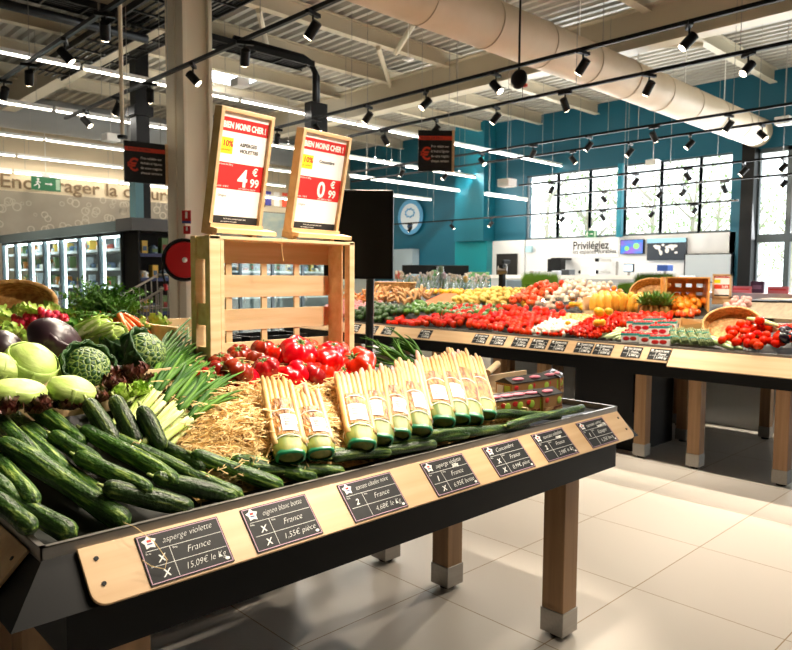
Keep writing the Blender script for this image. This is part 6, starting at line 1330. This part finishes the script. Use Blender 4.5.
# ================================================================ refrigerated cabinets on the left
fx, fy = 3.95, 9.36
PC = ['#e8e4da', '#d6b34c', '#8a2f2a', '#b8c4cc', '#4c6a8a', '#d98c3a', '#e9e9e9', '#5a7a4a']
PM = [mat('product_%d' % i, c, .4) for i, c in enumerate(PC)]
def product(i):
    def mk():
        k = random.Random(i); h = (.11, .16, .09, .2)[i % 4]; w_ = (.1, .07, .12, .08)[i % 4]; t = thing('product', None, None)
        (G().bb(-.05, .05, -w_/2, w_/2, 0, h) if i % 2 else G().lathe([(0, 0), (w_/2, 0), (w_/2, h*.8), (w_*.25, h*.9), (w_*.25, h), (0, h)], 10)).build('package', PM[i], t)
        G().bb(-.052, -.05, -w_*.35, w_*.35, h*.25, h*.6).build('printed_label', PM[(i+3) % 8], t); return t
    return mk
DW = .78
def fridge():
    t = thing('refrigerated_cabinet', None, None); H = 2.02
    m_in = mat('fridge_interior', '#5a6468', .4); G().bb(.62, .66, 0, DW, 0, H).build('back_panel', m_in, t); G().bb(0, .66, 0, DW, 0, .2).build('plinth', M_blackm, t)
    for z in (.45, .72, .99, 1.26, 1.53, 1.80): s = G().bb(.1, .62, .01, DW-.01, z-.02, z).build('shelf', M_white, t); G().bb(.09, .1, .01, DW-.01, z-.025, z+.015).build('price_rail', mat('blue_rail', '#c8ccd4', .4), s)
    g = G()
    for y in (0, DW-.03): g.bb(-.03, .02, y, y+.03, .2, H)
    g.bb(-.03, .02, 0, DW, H-.04, H).bb(-.03, .02, 0, DW, .2, .24); d = g.build('door_frame', mat('fridge_frame', '#59646a', .35, .5), t); G().bb(-.007, -.001, .03, DW-.03, .24, H-.04).build('glass', M_glass2, d); G().cyl((-.06, DW-.06, .9), (-.06, DW-.06, 1.3), .012, 8).build('handle', M_steel, d)
    G().bb(-.10, .7, 0, DW, H, H+.14).build('canopy', mat('fridge_canopy', '#6f8084', .4), t); G().bb(.05, .08, .04, DW-.04, H-.06, H-.03).bb(.03, .05, DW-.06, DW-.045, .3, H-.06).build('lamp', mat('fridge_lamp', '#ffffff', .5, emit='#f4faff', es=8), t)
    return t
M_glass2 = thin_glass('fridge_glass', (.93, 1, .97, 1), .13)
pn = 0
for i in range(7):
    put('fridge', fridge, TR((fx, fy+.02+i*DW, 0)), 'glass door refrigerated cabinet, %s from the corner in the row along the left' % ORD[i], 'fridge', 'refrigerated cabinets along the left')
    for z in (.72, .99, 1.26, 1.53, 1.80):
        y = .08
        while y < DW-.06 and pn < 235:
            j = rnd.randrange(8)
            if rnd.random() < .85: put('prod%d' % j, product(j), TR((fx+.2+rnd.uniform(0, .05), fy+.02+i*DW+y, z)), 'packaged product on a shelf inside the glass door refrigerated cabinets', 'product', 'products in the refrigerated cabinets', rnd.uniform(.8, 1.05)); pn += 1
            y += .095
for i in range(6):
    x0_ = 6.1+i*DW; put('fridge', None, TR((x0_+DW, 12.5, 0), rz=PI/2), 'glass door refrigerated cabinet seen through the tall crate, %s from the left' % ORD[i], 'fridge', 'refrigerated cabinets behind the column')
    for z in (.99, 1.26, 1.53):
        for q in range(5):
            j = (i*5+q*3+int(z*10)) % 8; put('prod%d' % j, product(j), TR((x0_+DW-.1-q*.14, 12.72, z), rz=PI/2), 'packaged product on a shelf of the cabinets glimpsed through the tall crate', 'product', 'products in the cabinets behind the column', 1)
# end unit with open shelves facing the camera
t = thing('open_shelf_cabinet', 'dark open shelf cabinet end facing the camera beside the column', 'shelf cabinet', (fx, fy, 0)); W_ = 1.15
G().bb(0, W_, .0, .0+.01, 0, .3).bb(0, .03, -.45, 0, 0, 2.05).bb(W_-.03, W_, -.45, 0, 0, 2.05).bb(0, W_, -.02, 0, 0, 2.05).build('carcass', M_black, t); G().bb(-.1, W_+.05, -.5, .0, 2.02, 2.18).build('canopy', mat('canopy_grey', '#5c5e60', .4), t)
for z in (.5, .95, 1.4, 1.72): s = G().bb(.03, W_-.03, -.42, -.02, z-.02, z).build('shelf', M_steel, t); G().bb(.03, W_-.03, -.43, -.42, z-.035, z+.01).build('price_rail', mat('blue_rail_dark', '#2a3a6a', .4), s)
for z, row in ((1.72, 5), (1.4, 7), (.95, 6)):
    for i in range(row):
        j = (i*3+int(z*10)) % 8; put('prod%d' % j, product(j), TR((fx+.12+i*.14, fy-.33, z), 0, 0, PI/2), 'packaged product on the %s shelf of the dark open cabinet, %s from the left' % ({1.72: 'top', 1.4: 'middle', .95: 'lower'}[z], ORD[i]), 'product', 'products on the dark open cabinet', 1.1)
# wire trolley in front of it
t = thing('wire_trolley', 'transparent wire and plastic trolley parked in front of the dark shelf cabinet', 'trolley', (0, 0, 0)); P0 = at(148, 318, D=8.6)
t.location = (P0.x, P0.y, 0); t.rotation_euler = (0, 0, .3); g = G()
fw = lambda a_, b_, r=.008: g.cyl(a_, b_, r, 6)
for i in range(9): x = -.38+.095*i; fw((x, -.22, .55), (x+.0, -.25, 1.1+.35*i/9)); fw((x, .22, .55), (x, .25, 1.1+.35*i/9))
for z in (.6, .75, .9, 1.05): fw((-.4, -.23, z), (.4, -.24, z)); fw((-.4, .23, z), (.4, .24, z))
for i in range(5): fw((-.4, -.22+.11*i, .55), (.4, -.22+.11*i, .55))
fw((-.4, -.25, 1.1), (.4, -.25, 1.45), .014); fw((-.4, .25, 1.1), (.4, .25, 1.45), .014); fw((.4, -.25, 1.45), (.4, .25, 1.45), .02)
g.build('wire_basket', M_steel, t); g = G(); fw((-.35, -.2, .55), (-.3, -.2, .12), .014); fw((-.35, .2, .55), (-.3, .2, .12), .014); fw((.4, -.2, 1.3), (.35, -.2, .12), .014); fw((.4, .2, 1.3), (.35, .2, .12), .014); fw((-.3, -.2, .14), (.35, -.2, .14)); fw((-.3, .2, .14), (.35, .2, .14)); g.build('frame', M_steel, t)
for x, y in ((-.3, -.2), (-.3, .2), (.35, -.2), (.35, .2)): G().cyl((x, y-.015, .06), (x, y+.015, .06), .06, 16).build('wheel', M_blackm, t)
# fire hose reel on the column
P = at(184, 260, D=7.95); t = thing('fire_hose_reel', 'round red fire hose reel fixed to the pale column', 'fire hose reel', mw=Matrix.Translation(P) @ Euler((0, 0, math.radians(-20))).to_matrix().to_4x4() @ Matrix(((1, 0, 0, 0), (0, 0, -1, 0), (0, 1, 0, 0), (0, 0, 0, 1))))
M_fred = mat('fire_red', '#c8141c', .35)
G().lathe([(0, .06), (.20, .05), (.205, .03), (.205, -.0), (0, -.0)], 40).build('red_disc', M_fred, t, smooth=False)
G().tube([((.222+.004*math.sin(a_*3))*math.cos(a_), .222*math.sin(a_), .02) for a_ in [2*PI*j/48 for j in range(49)]], .022, 10, cap=False).build('black_hose', M_blackm, t, smooth=True)
G().lathe([(0, .09), (.025, .085), (.03, .06)], 16).build('hub', M_white, t, smooth=True); G().tube([(-.22, 0, .03), (-.235, -.15, .03), (-.21, -.27, .03)], [.012, .012, .012], 8).build('hose_tail', M_blackm, t, smooth=True); G().cyl((-.21, -.27, .03), (-.2, -.34, .03), .02, 8).build('nozzle', M_fred, t)
G().box((0, 0, -.1), (.12, .12, .2)).build('wall_bracket', M_fred, t)
for (px, py, w_, h_, lab, lns) in ((186.5, 217, 9, 13, 'small red and blue fire hose sign on the column above the reel', 1), (187, 230, 7, 8, 'small red notice on the column just above the hose reel', 0)):
    P = at(px, py, D=8.05); t = thing('safety_sign', lab, 'sign', P, math.radians(-44)); wd, ht = w_/703*8, h_/703*8; G().box((0, 0, 0), (wd, .01, ht)).build('plate', M_redp, t); G().box((0, -.006, ht*.15), (wd*.25, .003, ht*.5)).build('white_symbol', M_white, t)
    if lns: G().box((0, -.006, -ht*.4), (wd, .003, ht*.18)).build('blue_band', mat('sign_blue', '#28408a', .5), t)
G()
